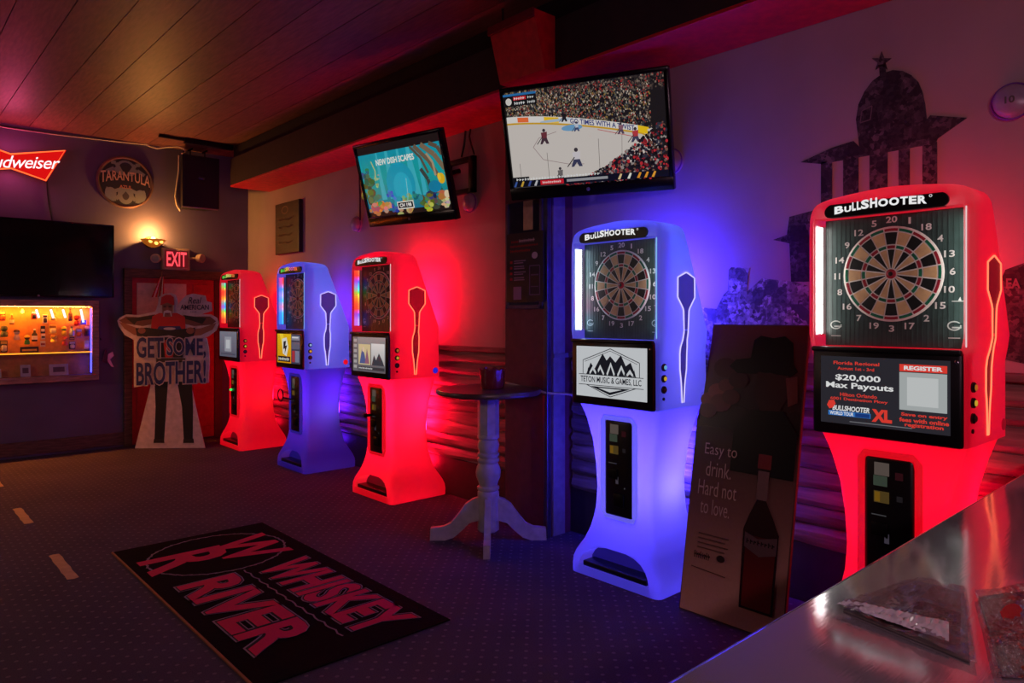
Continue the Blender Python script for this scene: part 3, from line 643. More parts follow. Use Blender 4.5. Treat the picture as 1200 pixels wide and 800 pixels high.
    c.rect(250, 418, 430, 430, (150, 150, 156)); c.scrib(20, 398, 400, 409, (225, 225, 225), 29)
    for x, cc in ((12, (60, 90, 160)), (44, (200, 160, 60)), (78, (60, 80, 150)), (108, (190, 190, 196)), (480, (220, 190, 140)), (520, (230, 230, 220)), (560, (230, 150, 40)), (590, (230, 150, 40)), (620, (230, 160, 50))): c.poly([(x - 8, 436), (x + 4, 412), (x + 12, 414), (x + 2, 438)], cc)
    c.rect(0, 20, 150, 66, (24, 22, 24)); c.rect(0, 10, 150, 20, (40, 110, 170)); c.rect(46, 24, 104, 40, (206, 40, 50)); c.scrib(50, 27, 100, 38, (240, 230, 230), 5); c.scrib(50, 47, 100, 60, (230, 230, 230), 5); c.ell(24, 44, 14, 16, (210, 206, 200)); c.scrib(112, 27, 142, 38, (220, 220, 220), 3); c.scrib(110, 47, 146, 60, (220, 220, 220), 5)
def aquarium(c):
    rnd = random.Random(5)
    c.rect(0, 0, 640, 480, (34, 24, 24)); T, Bm = 46, 400; c.H = 428
    n = 16
    for i in range(n):
        f = i / n; c.z = .0006; y0 = T + (Bm - T) * f; y1 = T + (Bm - T) * (i + 1) / n
        g = lambda q: (20 + 10*q, 150 - 40*q + 30*math.sin(q*3), 176 - 30*q)
        c.grad(0, y0, 640, y1, g(f), g((i+1)/n), bump=False)
    c.z = .0009
    for x, w in ((150, 20), (230, 34), (320, 26), (400, 40), (470, 18)): c.z = .001; c.poly([(x - w*.3, T), (x + w*.3, T), (x + w, 330), (x - w, 330)], (60, 178, 196), False)
    c.z = .0012; c.ell(300, 250, 110, 130, (22, 158, 190)); c.ell(310, 270, 70, 90, (36, 174, 204))
    def blob(x, y, r, col, k=7):
        for i in range(k): c.z = .0018 + rnd.random()*.0006; c.ell(x + rnd.uniform(-r, r)*.8, y + rnd.uniform(-r, r)*.6, r*rnd.uniform(.25, .5), r*rnd.uniform(.2, .45), tuple(max(0, min(255, v + rnd.randint(-30, 30))) for v in col), 9, False)
    for (x, y, r, cc) in ((30, 160, 40, (40, 110, 110)), (40, 220, 50, (60, 90, 60)), (20, 300, 60, (70, 90, 50)), (70, 330, 50, (60, 150, 110)), (110, 370, 46, (220, 130, 50)), (40, 380, 50, (200, 110, 90)), (170, 380, 44, (210, 150, 100)), (220, 386, 36, (40, 90, 170)), (260, 350, 40, (50, 140, 190)), (200, 300, 30, (70, 110, 190)), (330, 340, 40, (120, 170, 130)), (410, 330, 40, (40, 130, 130)), (470, 360, 50, (90, 110, 60)), (540, 380, 50, (70, 90, 70)), (600, 340, 50, (180, 130, 60)), (610, 390, 36, (214, 190, 150)), (560, 300, 36, (60, 100, 90)), (520, 330, 44, (40, 60, 110)), (300, 394, 60, (190, 160, 110)), (480, 395, 40, (170, 180, 70)), (120, 190, 22, (150, 190, 140)), (110, 240, 18, (170, 190, 120))): blob(x, y, r, cc, 10)
    c.z = .0026
    for x0, y0, x1, y1, t, cc in ((450, T, 600, 260, 26, (110, 92, 74)), (500, T, 640, 200, 30, (126, 106, 84)), (420, T, 520, 210, 16, (90, 84, 72)), (560, T, 640, 120, 24, (96, 80, 66)), (470, 180, 520, 330, 24, (60, 70, 66)), (530, 100, 570, 230, 14, (170, 150, 120))): c.line([(x0, y0), ((x0+x1)/2 + 14, (y0+y1)/2 - 10), (x1, y1)], t, cc)
    c.ell(550, 290, 46, 34, (20, 130, 170)); c.ell(606, 250, 24, 30, (226, 178, 30)); c.ell(592, 240, 12, 22, (240, 200, 60)); c.line([(100, 90), (120, 150), (108, 210)], 8, (170, 190, 120)); c.line([(350, 220), (340, 320), (330, 350)], 5, (130, 200, 200)); c.ell(626, 340, 20, 22, (226, 206, 170))
    c.text('NEW DISH SCAPES', 140, 86, 440, 122, (232, 236, 226), bold=.03); c.rect(244, 352, 372, 398, (230, 230, 220)); c.rect(250, 358, 366, 392, (16, 20, 24)); c.text('CH 198', 262, 364, 354, 386, (235, 235, 230), .04)
def mount1(t):
    part('wall_bracket', B().tube([(.05, .10, .0), (.05, .30, .08)], .025, 8).rbox((-.12, .09, -.14), (.2, .11, .16), .006).rbox((-.05, .29, -.05), (.18, .31, .22), .006), BLACKM, t, 40, world=False)
ax1 = axes(.399, .293, -.007)
tv1 = tv('large television showing a hockey game, hung above the bright blue machine', Vector((3.366, 3.007, 2.682)), ax1, 1.1, .727, (.028, .03, .03, .085), hockey, 680, 440, SCREEN_TV, mount1)
def mount2(t):
    M = wm(t).inverted()
    b = B()
    # square wall plate frame with arm
    y0, y1, z0, z1, xw = U(527, 205, 0, XR).y, U(559, 205, 0, XR).y, U(545, 228, 0, XR).z, U(545, 186, 0, XR).z, XR - .015
    for lo, hi in (((xw - .03, y1, z0), (xw + .014, y1 + .06, z1)), ((xw - .03, y0 - .04, z0), (xw + .014, y0, z1)), ((xw - .03, y1, z1 - .04), (xw + .014, y0, z1)), ((xw - .03, y1, z0), (xw + .014, y0, z0 + .04))): b.rbox(lo, hi, .004)
    b.tube([(xw - .02, (y0+y1)/2, (z0+z1)/2 + .05), (3.36, 4.9, 2.66)], .02, 8)
    part('wall_bracket', b, BLACKM, t, 40)
ax2 = axes(.122, .291, -.025)
tv2 = tv('television showing an underwater coral scene, hung above the red machine by the table', Vector((3.245, 4.876, 2.657)), ax2, 1.06, .703, (.03, .03, .032, .085), aquarium, 640, 480, SCREEN_TV, mount2)
# big dark screen on the back wall
pr = U(133.5, 264, 1, YB - .14); pb = U(133.5, 348.7, 1, YB - .14)
def dark(c): c.rect(0, 0, 160, 90, (1, 1, 2))
Hh = pr.z - pb.z; Ww = Hh * 1.76; cb = Vector((pr.x - Ww/2, YB - .14, (pr.z + pb.z)/2))
tvd = tv('large switched-off television on the back wall above the lit display case', cb, (Vector((1,0,0)), Vector((0,0,1)), Vector((0,-1,0))), Ww, Hh, (.014, .014, .014, .018), dark, 160, 90, printed('dark_glass', es=.02, rough=.08))

# ------------------------------------------------------------------ back wall: neon sign, tin sign, sconce, exit sign, loudspeaker
def zq(z, ox, oy, s): return (ox + z[0] / s, oy + z[1] / s)
def wallpt(px, py, y): return U(px, py, 1, y)
yN = YB - .07
nz = lambda zx, zy, y=yN: wallpt(zx / 6.667, 140 + zy / 6.667, y)
sg = thing('neon_sign', 'red bow tie shaped neon beer sign with white script on the back wall', 'sign', nz(85, 325, YB - .02))
bow = [(85, 268), (520, 240), (365, 480), (85, 382), (-350, 410), (-195, 170)]
part('sign_back', B().prism([nz(*p) for p in bow], (0, .04, 0)), emit('neon_red_face', (240, 20, 20), .8), sg)
cxy = (85, 325); inset = [(cxy[0] + (x - cxy[0])*.97, cxy[1] + (y - cxy[1])*.97) for x, y in bow]
part('neon_tube', B().tube([nz(x, y, yN - .012) for x, y in inset], .009, 8, closed=True), emit('neon_orange', (255, 100, 50), 1.6), sg, 60)
p0 = nz(-120, 400, yN - .02); rv = (nz(475, 400, yN - .02) - p0)
c = Canvas(nz(-130, 270, yN - .02), (1, 0, 0), (0, 0, 1), 1, 1, (nz(475, 270).x - nz(-130, 270).x), 1, gap=.002)
V, F = text_mesh('Budweiser', .004, .3, .92); c.up(); x0 = -130; x1 = 470; Wd = c.w
c.raw([(vx, 0) for vx, vy in V], F, [lin((255, 250, 250))] * len(V))
for i, (vx, vy) in enumerate(V):
    zx = x0 + vx * (x1 - x0); by = 372 + 16 * vx; p = nz(zx, by - vy * 96, yN - .022); c.b.v[i] = p
part('script_lettering', c.b, emit('neon_white', (255, 235, 240), 1.2), sg)
lamp_later = (sg, nz(85, 300, yN - .16))
part('power_cord', B().tube([nz(365, 480, YB - .012), nz(372, 580, YB - .012), nz(385, 680, YB - .012), nz(408, 790, YB - .012)], .006, 6), BLACKP, sg, 60)

tp = wallpt(147.5, 213.5, YB - .03); rr = (wallpt(147.5, 183, YB - .03).z - tp.z)
ts = thing('tin_sign', 'round tin tequila sign with a spider on the back wall', 'sign', (tp.x, YB, tp.z - rr))
part('disc', B().lathe([(rr, 0), (rr, .02), (rr*.94, .028), (rr*.90, .022), (rr*.90, .018), (0.001, .02)], (tp.x, YB - .002, tp.z), (0, -1, 0), 40), mat('sign_rim', (120, 96, 86), .4, .4), ts, 40)
c = Canvas((tp.x - rr, YB - .024, tp.z + rr), (1,0,0), (0,0,1), 200, 200, 2*rr, 2*rr)
c.ell(100, 100, 88, 88, (34, 36, 48), 40)
S = (120, 130, 140)
c.ell(100, 46, 34, 30, S); c.ell(100, 48, 24, 24, (40, 42, 56)); c.ell(100, 150, 28, 34, S); c.ell(100, 150, 12, 18, (60, 62, 74))
for s in (-1, 1):
    for pts in ([(100, 84), (100 + s*40, 50), (100 + s*66, 66)], [(100, 90), (100 + s*34, 30), (100 + s*50, 28)], [(100, 120), (100 + s*44, 140), (100 + s*68, 130)], [(100, 124), (100 + s*34, 168), (100 + s*52, 172)]): c.line(pts, 13, S)
    c.ell(100 + s*52, 148, 20, 24, S)
c.rect(14, 74, 186, 122, (34, 36, 48))
c.text('TARANTULA', 0, 0, 1, 1, (206, 168, 152), .01, fn=lambda vx, vy: (14 + 172*vx, 112 - 18*(1-(2*vx-1)**2) - vy*(34 + 12*(abs(2*vx-1)**1.5)))); c.text('AZUL', 78, 112, 122, 124, (190, 120, 100), .02)
c.build('sign_print', PRINT, ts)

sp = wallpt(178, 283, YB - .1); sc_x, sc_z = sp.x, sp.z
scn = thing('wall_sconce', 'small amber bowl wall sconce glowing above the exit sign', 'wall lamp', (sc_x, YB, sc_z - .08))
part('back_plate', B().lathe([(.07, 0), (.07, .012), (.05, .02)], (sc_x, YB - .001, sc_z), (0, -1, 0), 20), mat('bronze', (90, 66, 40), .35, .8), scn, 40)
bowl = [(.02, -.075), (.06, -.06), (.10, -.03), (.135, .01), (.14, .02), (.133, .02), (.10, -.02), (.05, -.05), (.01, -.062)]
part('bowl', B().lathe(bowl, (sc_x, YB - .15, sc_z), (0, 0, 1), 24), mat('amber_bowl', (190, 120, 50), .4, emis=(220, 120, 30), es=.35), scn, 50)
for dx_ in (-.06, 0, .06): part('bowl_slot', B().lathe([(0, -.006), (.022, 0), (0, .006)], (sc_x + dx_, YB - .15 - math.sqrt(max(0, .125**2 - dx_**2)), sc_z - .012 - (.02 if dx_ == 0 else 0)), (0, -1, .4), 10), emit('amber_slot', (255, 190, 80), 3), scn, 60)
part('arm', B().tube([(sc_x, YB - .01, sc_z - .03), (sc_x, YB - .08, sc_z - .06), (sc_x, YB - .15, sc_z - .07)], .012, 8), mat('bronze', (90, 66, 40), .35, .8), scn, 50)
part('bulb', B().lathe([(.0, .045), (.02, .038), (.03, .015), (.026, -.01), (.014, -.03)], (sc_x, YB - .15, sc_z + .01), (0,0,1), 14), emit('bulb_warm', (255, 210, 120), 12), scn, 60)
def lamp(parent, loc, energy, col, size, kind='POINT', rot=None):
    ld = bpy.data.lights.new('lamp_light', kind); ld.energy = energy; ld.color = lin(col)[:3]; ld.shadow_soft_size = size
    o = bpy.data.objects.new('lamp_light', ld); COL.objects.link(o)
    o.location = wm(parent).inverted() @ Vector(loc); o.parent = parent; return o
lamp(scn, (sc_x, YB - .15, sc_z + .09), 30, (255, 170, 80), .03)
lamp(lamp_later[0], lamp_later[1], 10, (255, 84, 140), .15)

e0, e1 = wallpt(190, 290, YB - .06), wallpt(222.5, 317, YB - .06)
ex = thing('exit_sign', 'red lit exit sign with two emergency lamp heads above the door', 'sign', ((e0.x + e1.x)/2, YB, e1.z))
part('housing', B().rbox((e0.x, YB - .07, e1.z), (e1.x, YB - .001, e0.z), .01), mat('ivory_plastic', (170, 150, 140), .5), ex, 40)
c = Canvas((e0.x, YB - .0705, e0.z), (1,0,0), (0,0,1), 100, 84, e1.x - e0.x, e0.z - e1.z)
c.rect(8, 8, 92, 76, (70, 10, 14)); c.text('EXIT', 15, 14, 87, 70, (255, 70, 80), bold=.02); c.build('exit_lettering', printed('exit_glow', es=1.5), ex)
for (ppx, s) in ((181, -1), (233, 1)):
    q = wallpt(ppx, 303, YB - .08)
    h = part('lamp_head', B().lathe([(.02, -.05), (.045, -.04), (.055, .0), (.055, .03), (.048, .032)], (q.x, YB - .14, q.z), (s*.55, -.8, -.1), 18), mat('ivory_plastic', (170, 150, 140), .5), ex, 50)
    part('lens', B().lathe([(.046, .030), (.03, .036), (.0, .038)], (q.x, YB - .14, q.z), (s*.55, -.8, -.1), 18), mat('lens_grey', (150, 150, 150), .15), h, 50)
    part('swivel', B().tube([((e0.x if s < 0 else e1.x) - s*.01, YB - .04, q.z), (q.x, YB - .07, q.z)], .015, 8), mat('ivory_plastic', (170, 150, 140), .5), ex, 50)

l0, l1 = wallpt(214, 180, 9.02), wallpt(257, 245, 9.02)
ls = thing('loudspeaker', 'black loudspeaker hung from the ceiling in the back corner', 'loudspeaker', ((l0.x + l1.x)/2, 9.16, l1.z))
part('cabinet', B().loft([[(l0.x, 9.02, z), (l1.x, 9.02, z), (l1.x - .07, 9.32, z), (l0.x + .07, 9.32, z)] for z in (l1.z, l0.z)]), mat('speaker_vinyl', (20, 20, 28), .5, bump=.2, noise=(90, .2)), ls)
part('grille', B().rbox((l0.x + .012, 9.008, l1.z + .012), (l1.x - .012, 9.022, l0.z - .012), .006), mat('speaker_grille', (15, 15, 24), .6, bump=.4, noise=(200, .3)), ls)
part('badge', B().rbox(((l0.x+l1.x)/2 - .035, 9.004, l0.z - .28), ((l0.x+l1.x)/2 + .035, 9.009, l0.z - .255), .002), mat('chrome', (200, 200, 205), .15, 1.0), ls)
for fx in (.3, .7): xx = l0.x + (l1.x - l0.x)*fx; part('hanger', B().tube([(xx, 9.15, l0.z), (xx, 9.15, ZC - .03)], .008, 6).tube([(xx - .03, 9.15, ZC - .06), (xx + .03, 9.15, ZC - .02)], .012, 6), BLACKM, ls, 60)
part('underside_rail', B().rbox((l0.x, 9.02, l1.z - .014), (l1.x - .01, 9.05, l1.z), .003), mat('grey_metal', (150, 140, 130), .3, .8), ls)
W8 = lambda zx, zy, y: wallpt(100 + zx/5, 160 + zy/5, y)
solo('speaker_cable', B().tube([W8(345, 40, 9.38), W8(380, 58, 9.36), W8(420, 70, 9.34), W8(470, 62, 9.3), W8(540, 58, 9.25), W8(580, 72, 9.2), W8(590, 95, 9.15), W8(565, 100, 9.1)], .011, 6), mat('white_cable', (190, 180, 165), .5), 'white cable running along the ceiling edge to the hanging loudspeaker', 'cable', smooth=60)
solo('speaker_cable', B().tube([W8(548, 110, 9.36), W8(546, 200, 9.37), W8(532, 300, 9.38), W8(526, 350, 9.38), W8(534, 400, 9.38), W8(556, 436, 9.38)], .009, 6), mat('white_cable', (190, 180, 165), .5), 'white cable looping down beside the hanging loudspeaker', 'cable', smooth=60)
solo('edge_cable', B().tube([wallpt(-40, 141, YB - .012), wallpt(10, 150, YB - .012), wallpt(60, 157, YB - .012), wallpt(120, 164, YB - .012), wallpt(175, 170, YB - .012)], .008, 6), mat('white_cable', (190, 180, 165), .5), 'thin pale cable stapled along the top of the back wall', 'cable', smooth=60)

# door
d0, d1 = U(154, 330, 1, YB).x, U(250, 330, 1, YB).x; dz = 2.02
door = structure('door_1', B().rbox((d0, YB - .03, .01), (d1, YB - .002, dz), .005), mat('door_red', (176, 30, 40), .5))
part('door_panel', B().rbox((d0 + .05, YB - .04, 1.1), (d0 + .62, YB - .028, dz - .06), .005), mat('door_cream', (206, 176, 170), .5), door)
part('door_panel', B().rbox((d0 + .05, YB - .04, .15), (d0 + .62, YB - .028, 1.0), .005), mat('door_red', (176, 30, 40), .5), door)
part('door_panel', B().rbox((d0 + .70, YB - .04, .15), (d1 - .05, YB - .028, dz - .06), .005), mat('door_red', (176, 30, 40), .5), door)
part('push_bar', B().tube([(d0 + .1, YB - .06, 1.02), (d1 - .1, YB - .06, 1.02)], .02, 8), mat('grey_metal', (150, 140, 130), .3, .8), door, 50)
t3 = structure('trim_3', B().rbox((d0 - .09, YB - .045, 0), (d0, YB, dz + .1), .006), WOOD_T)
structure('trim_4', B().rbox((d1, YB - .045, 0), (d1 + .1, YB, dz + .1), .006), mat('dark_red_trim', (90, 40, 40), .6))
structure('trim_5', B().rbox((d0 - .09, YB - .055, dz), (d1 + .1, YB - .001, dz + .11), .006), WOOD_T)
# little striped flag hung above the door
fl = thing('flag', 'small drooping stars and stripes flag hanging above the door', 'flag', wallpt(190, 346, 9.3))
part('staff', B().tube([wallpt(190, 318, 9.3), wallpt(186, 350, 9.3)], .006, 6), mat('wood_staff', (140, 100, 60), .5), fl, 60)
for i in range(7):
    f0, f1 = i / 7, (i + 1) / 7
    a = lambda f, tt: wallpt(190 - 5*tt + (f - .5) * (4 + 11*tt), 324 + 24*tt, 9.29 - .02*math.sin(f*9))
    part('stripe', B().prism([a(f0, 0), a(f1, 0), a(f1, .5), a(f1, 1), a(f0, 1), a(f0, .5)], (0, .004, 0)), mat('flag_red', (190, 30, 40), .7) if i % 2 == 0 else mat('flag_white', (220, 210, 205), .7), fl)

# ------------------------------------------------------------------ display case on the back wall
YD = YB - .16                                     # front of the case
q4 = lambda zx, zy, y=YD: wallpt(zx / 6.667, 340 + zy / 6.667, y)
cxR = q4(775, 400).x; czT = q4(760, 82).z; czB = q4(770, 700).z; cxL = -.9; zsh = q4(400, 487, YB - .08).z
case = thing('display_case', 'wood framed display case with orange light on the back wall', 'display case', ((cxL + cxR)/2, YB, czB))
ft = .07
part('frame_board', B().rbox((cxL, YD, czT - ft), (cxR, YB, czT), .006), mat('pale_frame_wood', (168, 124, 112), .6, noise=(9, .3), nscale=(1, 1, 6), bump=.3), case); part('frame_board', B().rbox((cxL, YD, czB), (cxR, YB, czB + ft), .006), mat('pale_frame_wood', (168, 124, 112), .6, noise=(9, .3), nscale=(1, 1, 6), bump=.3), case)
part('frame_board', B().rbox((cxR - ft, YD, czB + ft), (cxR, YB, czT - ft), .006), mat('pale_frame_wood', (168, 124, 112), .6, noise=(9, .3), nscale=(1, 1, 6), bump=.3), case); part('frame_board', B().rbox((cxL, YD, czB + ft), (cxL + ft, YB, czT - ft), .006), mat('pale_frame_wood', (168, 124, 112), .6, noise=(9, .3), nscale=(1, 1, 6), bump=.3), case)
part('back_panel', B().box((cxL + ft, YB - .02, czB + ft), (cxR - ft, YB - .002, czT - ft)), mat('peg_board', (206, 136, 70), .6, noise=(20, .12)), case)
sh = part('shelf', B().rbox((cxL + ft, YD + .01, zsh - .012), (cxR - ft, YB - .02, zsh + .006), .003), mat('shelf_wood', (150, 110, 80), .5), case)
part('shelf_light', B().rbox((cxL + ft, YD + .004, zsh - .006), (cxR - ft, YD + .012, zsh + .004), .002), emit('amber_strip', (255, 150, 40), 2.0), sh)
part('top_light', B().box((cxL + ft + .02, YD + .02, czT - ft - .003), (cxR - ft - .02, YD + .05, czT - ft - .0005)), emit('amber_top', (255, 140, 34), 150), case)
part('blue_light', B().rbox((cxR - ft - .008, YD + .03, czB + ft + .02), (cxR - ft - .001, YD + .05, czT - ft - .02), .002), emit('blue_strip', (40, 40, 255), 16), case)
YI = YB - .09
def case_item(kind, zx, zy, w, h, cols, label):
    a, b_ = q4(zx - w/2, zy + h/2, YI), q4(zx + w/2, zy - h/2, YI); x0, x1, z0, z1 = a.x, b_.x, a.z, b_.z; xc = (x0+x1)/2; hh = z1 - z0; ww = x1 - x0
    M = [mat('item_%d_%d_%d' % cc, cc, .4) for cc in cols]
    nm = {'card': 'blister_card', 'bottle': 'miniature_bottle', 'figure': 'figurine', 'tag': 'hanging_card'}[kind]
    t = thing(nm, label, {'card': 'package', 'bottle': 'bottle', 'figure': 'figurine', 'tag': 'card'}[kind], (xc, YI, z0), group='small items in the display case')
    if kind in ('card', 'tag'):
        part('card', B().rbox((x0, YI + .02, z0), (x1, YI + .026, z1), .004), M[0], t)
        if kind == 'card': part('blister', B().rbox((x0 + ww*.15, YI - .015, z0 + hh*.1), (x1 - ww*.15, YI + .02, z0 + hh*.62), .012), M[1], t, 40); part('header', B().rbox((x0 + ww*.08, YI + .016, z0 + hh*.7), (x1 - ww*.08, YI + .021, z1 - hh*.06), .002), M[2 % len(M)], t)
        else: part('label_strip', B().rbox((x0 + ww*.1, YI + .016, z0 + hh*.25), (x1 - ww*.1, YI + .021, z0 + hh*.6), .002), M[1], t)
    elif kind == 'bottle':
        r = ww/2; part('body', B().lathe([(r*.9, 0), (r, .01), (r, hh*.55), (r*.4, hh*.72), (r*.36, hh*.9)], (xc, YI, z0), n=14), M[0], t, 40); part('cap', B().lathe([(r*.45, hh*.88), (r*.45, hh*.98), (r*.3, hh)], (xc, YI, z0), n=12), M[1], t, 40); part('label_band', B().lathe([(r*1.03, hh*.15), (r*1.03, hh*.45)], (xc, YI, z0), n=14), M[2 % len(M)], t, 40)
    else:
        r = ww/2; part('torso', B().lathe([(r*.7, 0), (r*.95, hh*.1), (r*.8, hh*.4), (r*.45, hh*.5)], (xc, YI, z0), n=14), M[0], t, 50); part('head', B().lathe([(0, hh*.46), (r*.7, hh*.55), (r*.95, hh*.72), (r*.7, hh*.92), (0, hh)], (xc, YI, z0), n=14), M[1], t, 50); part('cap', B().lathe([(r*.97, hh*.74), (r*.8, hh*.93), (0, hh*1.02)], (xc, YI, z0), n=14), M[2 % len(M)], t, 50)
IT = [('card', 22, 200, 46, 76, [(150, 40, 30), (220, 120, 60), (240, 200, 120)], 'dark red blister pack at the left edge of the display, top row'),
 ('bottle', 92, 226, 40, 84, [(110, 66, 30), (210, 180, 120), (230, 210, 170)], 'amber miniature bottle hanging near the glowing bulb'),
 ('figure', 32, 320, 66, 92, [(70, 90, 70), (90, 130, 90), (60, 70, 60)], 'green headed figurine at the left edge of the display'),
 ('card', 32, 440, 58, 96, [(40, 30, 30), (210, 200, 170), (220, 180, 80)], 'black card with pale skeleton shape, bottom left of the orange display'),
 ('figure', 130, 346, 52, 84, [(190, 170, 190), (230, 220, 225), (60, 40, 40)], 'white figurine with dark cap in the display'),
 ('figure', 212, 386, 50, 76, [(70, 150, 80), (80, 60, 40), (230, 190, 90)], 'small green bodied figurine with yellow hat'),
 ('tag', 232, 464, 146, 48, [(36, 30, 24), (230, 190, 70)], 'wide black card with gold lettering near the shelf'),
 ('card', 268, 195, 44, 66, [(170, 40, 40), (40, 30, 40), (230, 220, 210)], 'red and black blister pack beside the first pale tube'),
 ('bottle', 270, 350, 46, 100, [(46, 36, 40), (220, 210, 210), (230, 220, 220)], 'black miniature bottle with white label band'),
 ('card', 354, 225, 40, 70, [(220, 210, 200), (60, 50, 50), (40, 36, 40)], 'white and black blister pack between two pale tubes'),
 ('tag', 338, 308, 36, 58, [(40, 36, 44), (210, 205, 200)], 'narrow black card with white stripe, upper of a hanging chain'),
 ('tag', 340, 362, 34, 44, [(220, 215, 210), (60, 56, 66)], 'narrow white card with grey stripe, middle of a hanging chain'),
 ('tag', 338, 418, 40, 46, [(210, 205, 200), (150, 60, 60)], 'narrow white card with red stripe, lowest of a hanging chain'),
 ('card', 418, 216, 58, 44, [(226, 180, 80), (240, 220, 140), (200, 140, 40)], 'gold pack under the second pale tube'),
 ('card', 415, 306, 62, 70, [(232, 196, 90), (240, 226, 170), (160, 100, 40)], 'large gold blister pack in the middle of the display'),
 ('figure', 420, 378, 58, 60, [(210, 170, 70), (236, 210, 110), (180, 130, 40)], 'squat golden figurine below the gold blister pack'),
 ('figure', 500, 316, 46, 70, [(210, 180, 40), (120, 160, 70), (230, 200, 60)], 'yellow and green figurine in the display'),
 ('figure', 505, 396, 48, 72, [(220, 80, 50), (230, 140, 90), (190, 50, 40)], 'orange red figurine under the yellow one'),
 ('bottle', 560, 320, 44, 76, [(150, 170, 150), (60, 50, 50), (230, 220, 200)], 'pale green miniature bottle with cream label'),
 ('tag', 566, 376, 40, 26, [(60, 40, 36), (200, 150, 80)], 'small brown card above the black and white pack'),
 ('card', 567, 430, 50, 60, [(36, 32, 36), (226, 216, 200), (226, 216, 200)], 'black and white blister pack just over the shelf'),
 ('bottle', 550, 190, 32, 100, [(60, 30, 30), (40, 30, 30), (110, 60, 50)], 'tall dark bottle in the top row of the display'),
 ('figure', 602, 236, 52, 84, [(220, 40, 30), (240, 70, 40), (200, 30, 30)], 'bright red figurine in the top row beside the last tube'),
 ('card', 620, 336, 50, 70, [(200, 150, 120), (230, 110, 50), (220, 210, 200)], 'orange and white blister pack right of the pale green bottle'),
 ('tag', 656, 250, 46, 36, [(50, 60, 190), (90, 110, 230)], 'blue card below the last pale tube'),
 ('card', 684, 318, 46, 84, [(120, 30, 34), (60, 30, 30), (220, 180, 90)], 'dark red pack by the right frame of the display'),
 ('tag', 680, 425, 44, 66, [(240, 200, 80), (250, 220, 130)], 'yellow card by the right frame just over the shelf')]
for it in IT: case_item(*it)
solo('string_bulb', B().lathe([(0, -.02), (.016, -.01), (.018, .004), (.01, .02), (.008, .03)], q4(175, 168, YI), n=12), emit('bulb_amber', (255, 190, 70), 5), 'small round amber bulb glowing in the display case', 'light bulb', smooth=60)
for (zx, lab) in ((292, 'first'), (405, 'second'), (500, 'third'), (640, 'last')):
    solo('pale_tube', B().tube([q4(zx - 9, 150, YD + .05), q4(zx + 12, 215 if zx != 640 else 250, YD + .05)], .011, 8), emit('tube_white', (220, 235, 255), 1.6), 'pale tube hanging in the display case, %s from the left' % lab, 'light tube', 'tubes in the display case', smooth=60)  # slanted pale tubes with an even emissive white
for (zx, zy, w, h, cc, lab) in ((200, 638, 80, 112, (190, 175, 190), 'white upright card on the lower shelf, middle one of the display case'), (460, 622, 150, 96, (200, 180, 180), 'wide white card with pink print on the lower shelf of the display case'), (-12, 655, 44, 80, (220, 210, 200), 'pale card at the left edge of the lower shelf')):
    a, b_ = q4(zx - w/2, zy + h/2, YI - .02), q4(zx + w/2, zy - h/2, YI - .02); zb = czB + ft + .002
    t = thing('display_card', lab, 'card', ((a.x + b_.x)/2, YI - .02, zb))
    part('card', B().loft([[(a.x, YI - .03, zb), (b_.x, YI - .03, zb), (b_.x, YI - .026, zb), (a.x, YI - .026, zb)], [(a.x, YI + .0, b_.z), (b_.x, YI + .0, b_.z), (b_.x, YI + .004, b_.z), (a.x, YI + .004, b_.z)]]), mat('card_%d_%d_%d' % cc, cc, .6), t)
    hh = b_.z - zb; part('print_block', B().loft([[(a.x + (b_.x-a.x)*.2, YI - .031 + .03*f, zb + hh*f), (a.x + (b_.x-a.x)*.8, YI - .031 + .03*f, zb + hh*f), (a.x + (b_.x-a.x)*.8, YI - .029 + .03*f, zb + hh*f), (a.x + (b_.x-a.x)*.2, YI - .029 + .03*f, zb + hh*f)] for f in (.3, .75)]), mat('card_ink', (110, 80, 100), .6), t)
# keys hung beside the case
k0 = q4(785, 375, YB - .03); kk = thing('hanging_opener', 'black and white bottle openers hanging on a hook beside the display case', 'bottle opener', q4(840, 600, YB - .03))
part('hook', B().tube([k0 + Vector((0, .03, 0)), k0, k0 + Vector((0, -.01, -.02))], .005, 6), BLACKM, kk, 60)
part('handle', B().prism([q4(*p, YB - .03) for p in ((815, 470), (835, 455), (850, 540), (835, 570), (800, 555))], (0, .01, 0)), BLACKP, kk)
part('blade', B().prism([q4(*p, YB - .035) for p in ((845, 500), (880, 480), (890, 510), (860, 540), (890, 600), (870, 595), (840, 550))], (0, .008, 0)), mat('pale_metal', (200, 190, 190), .35, .3), kk)

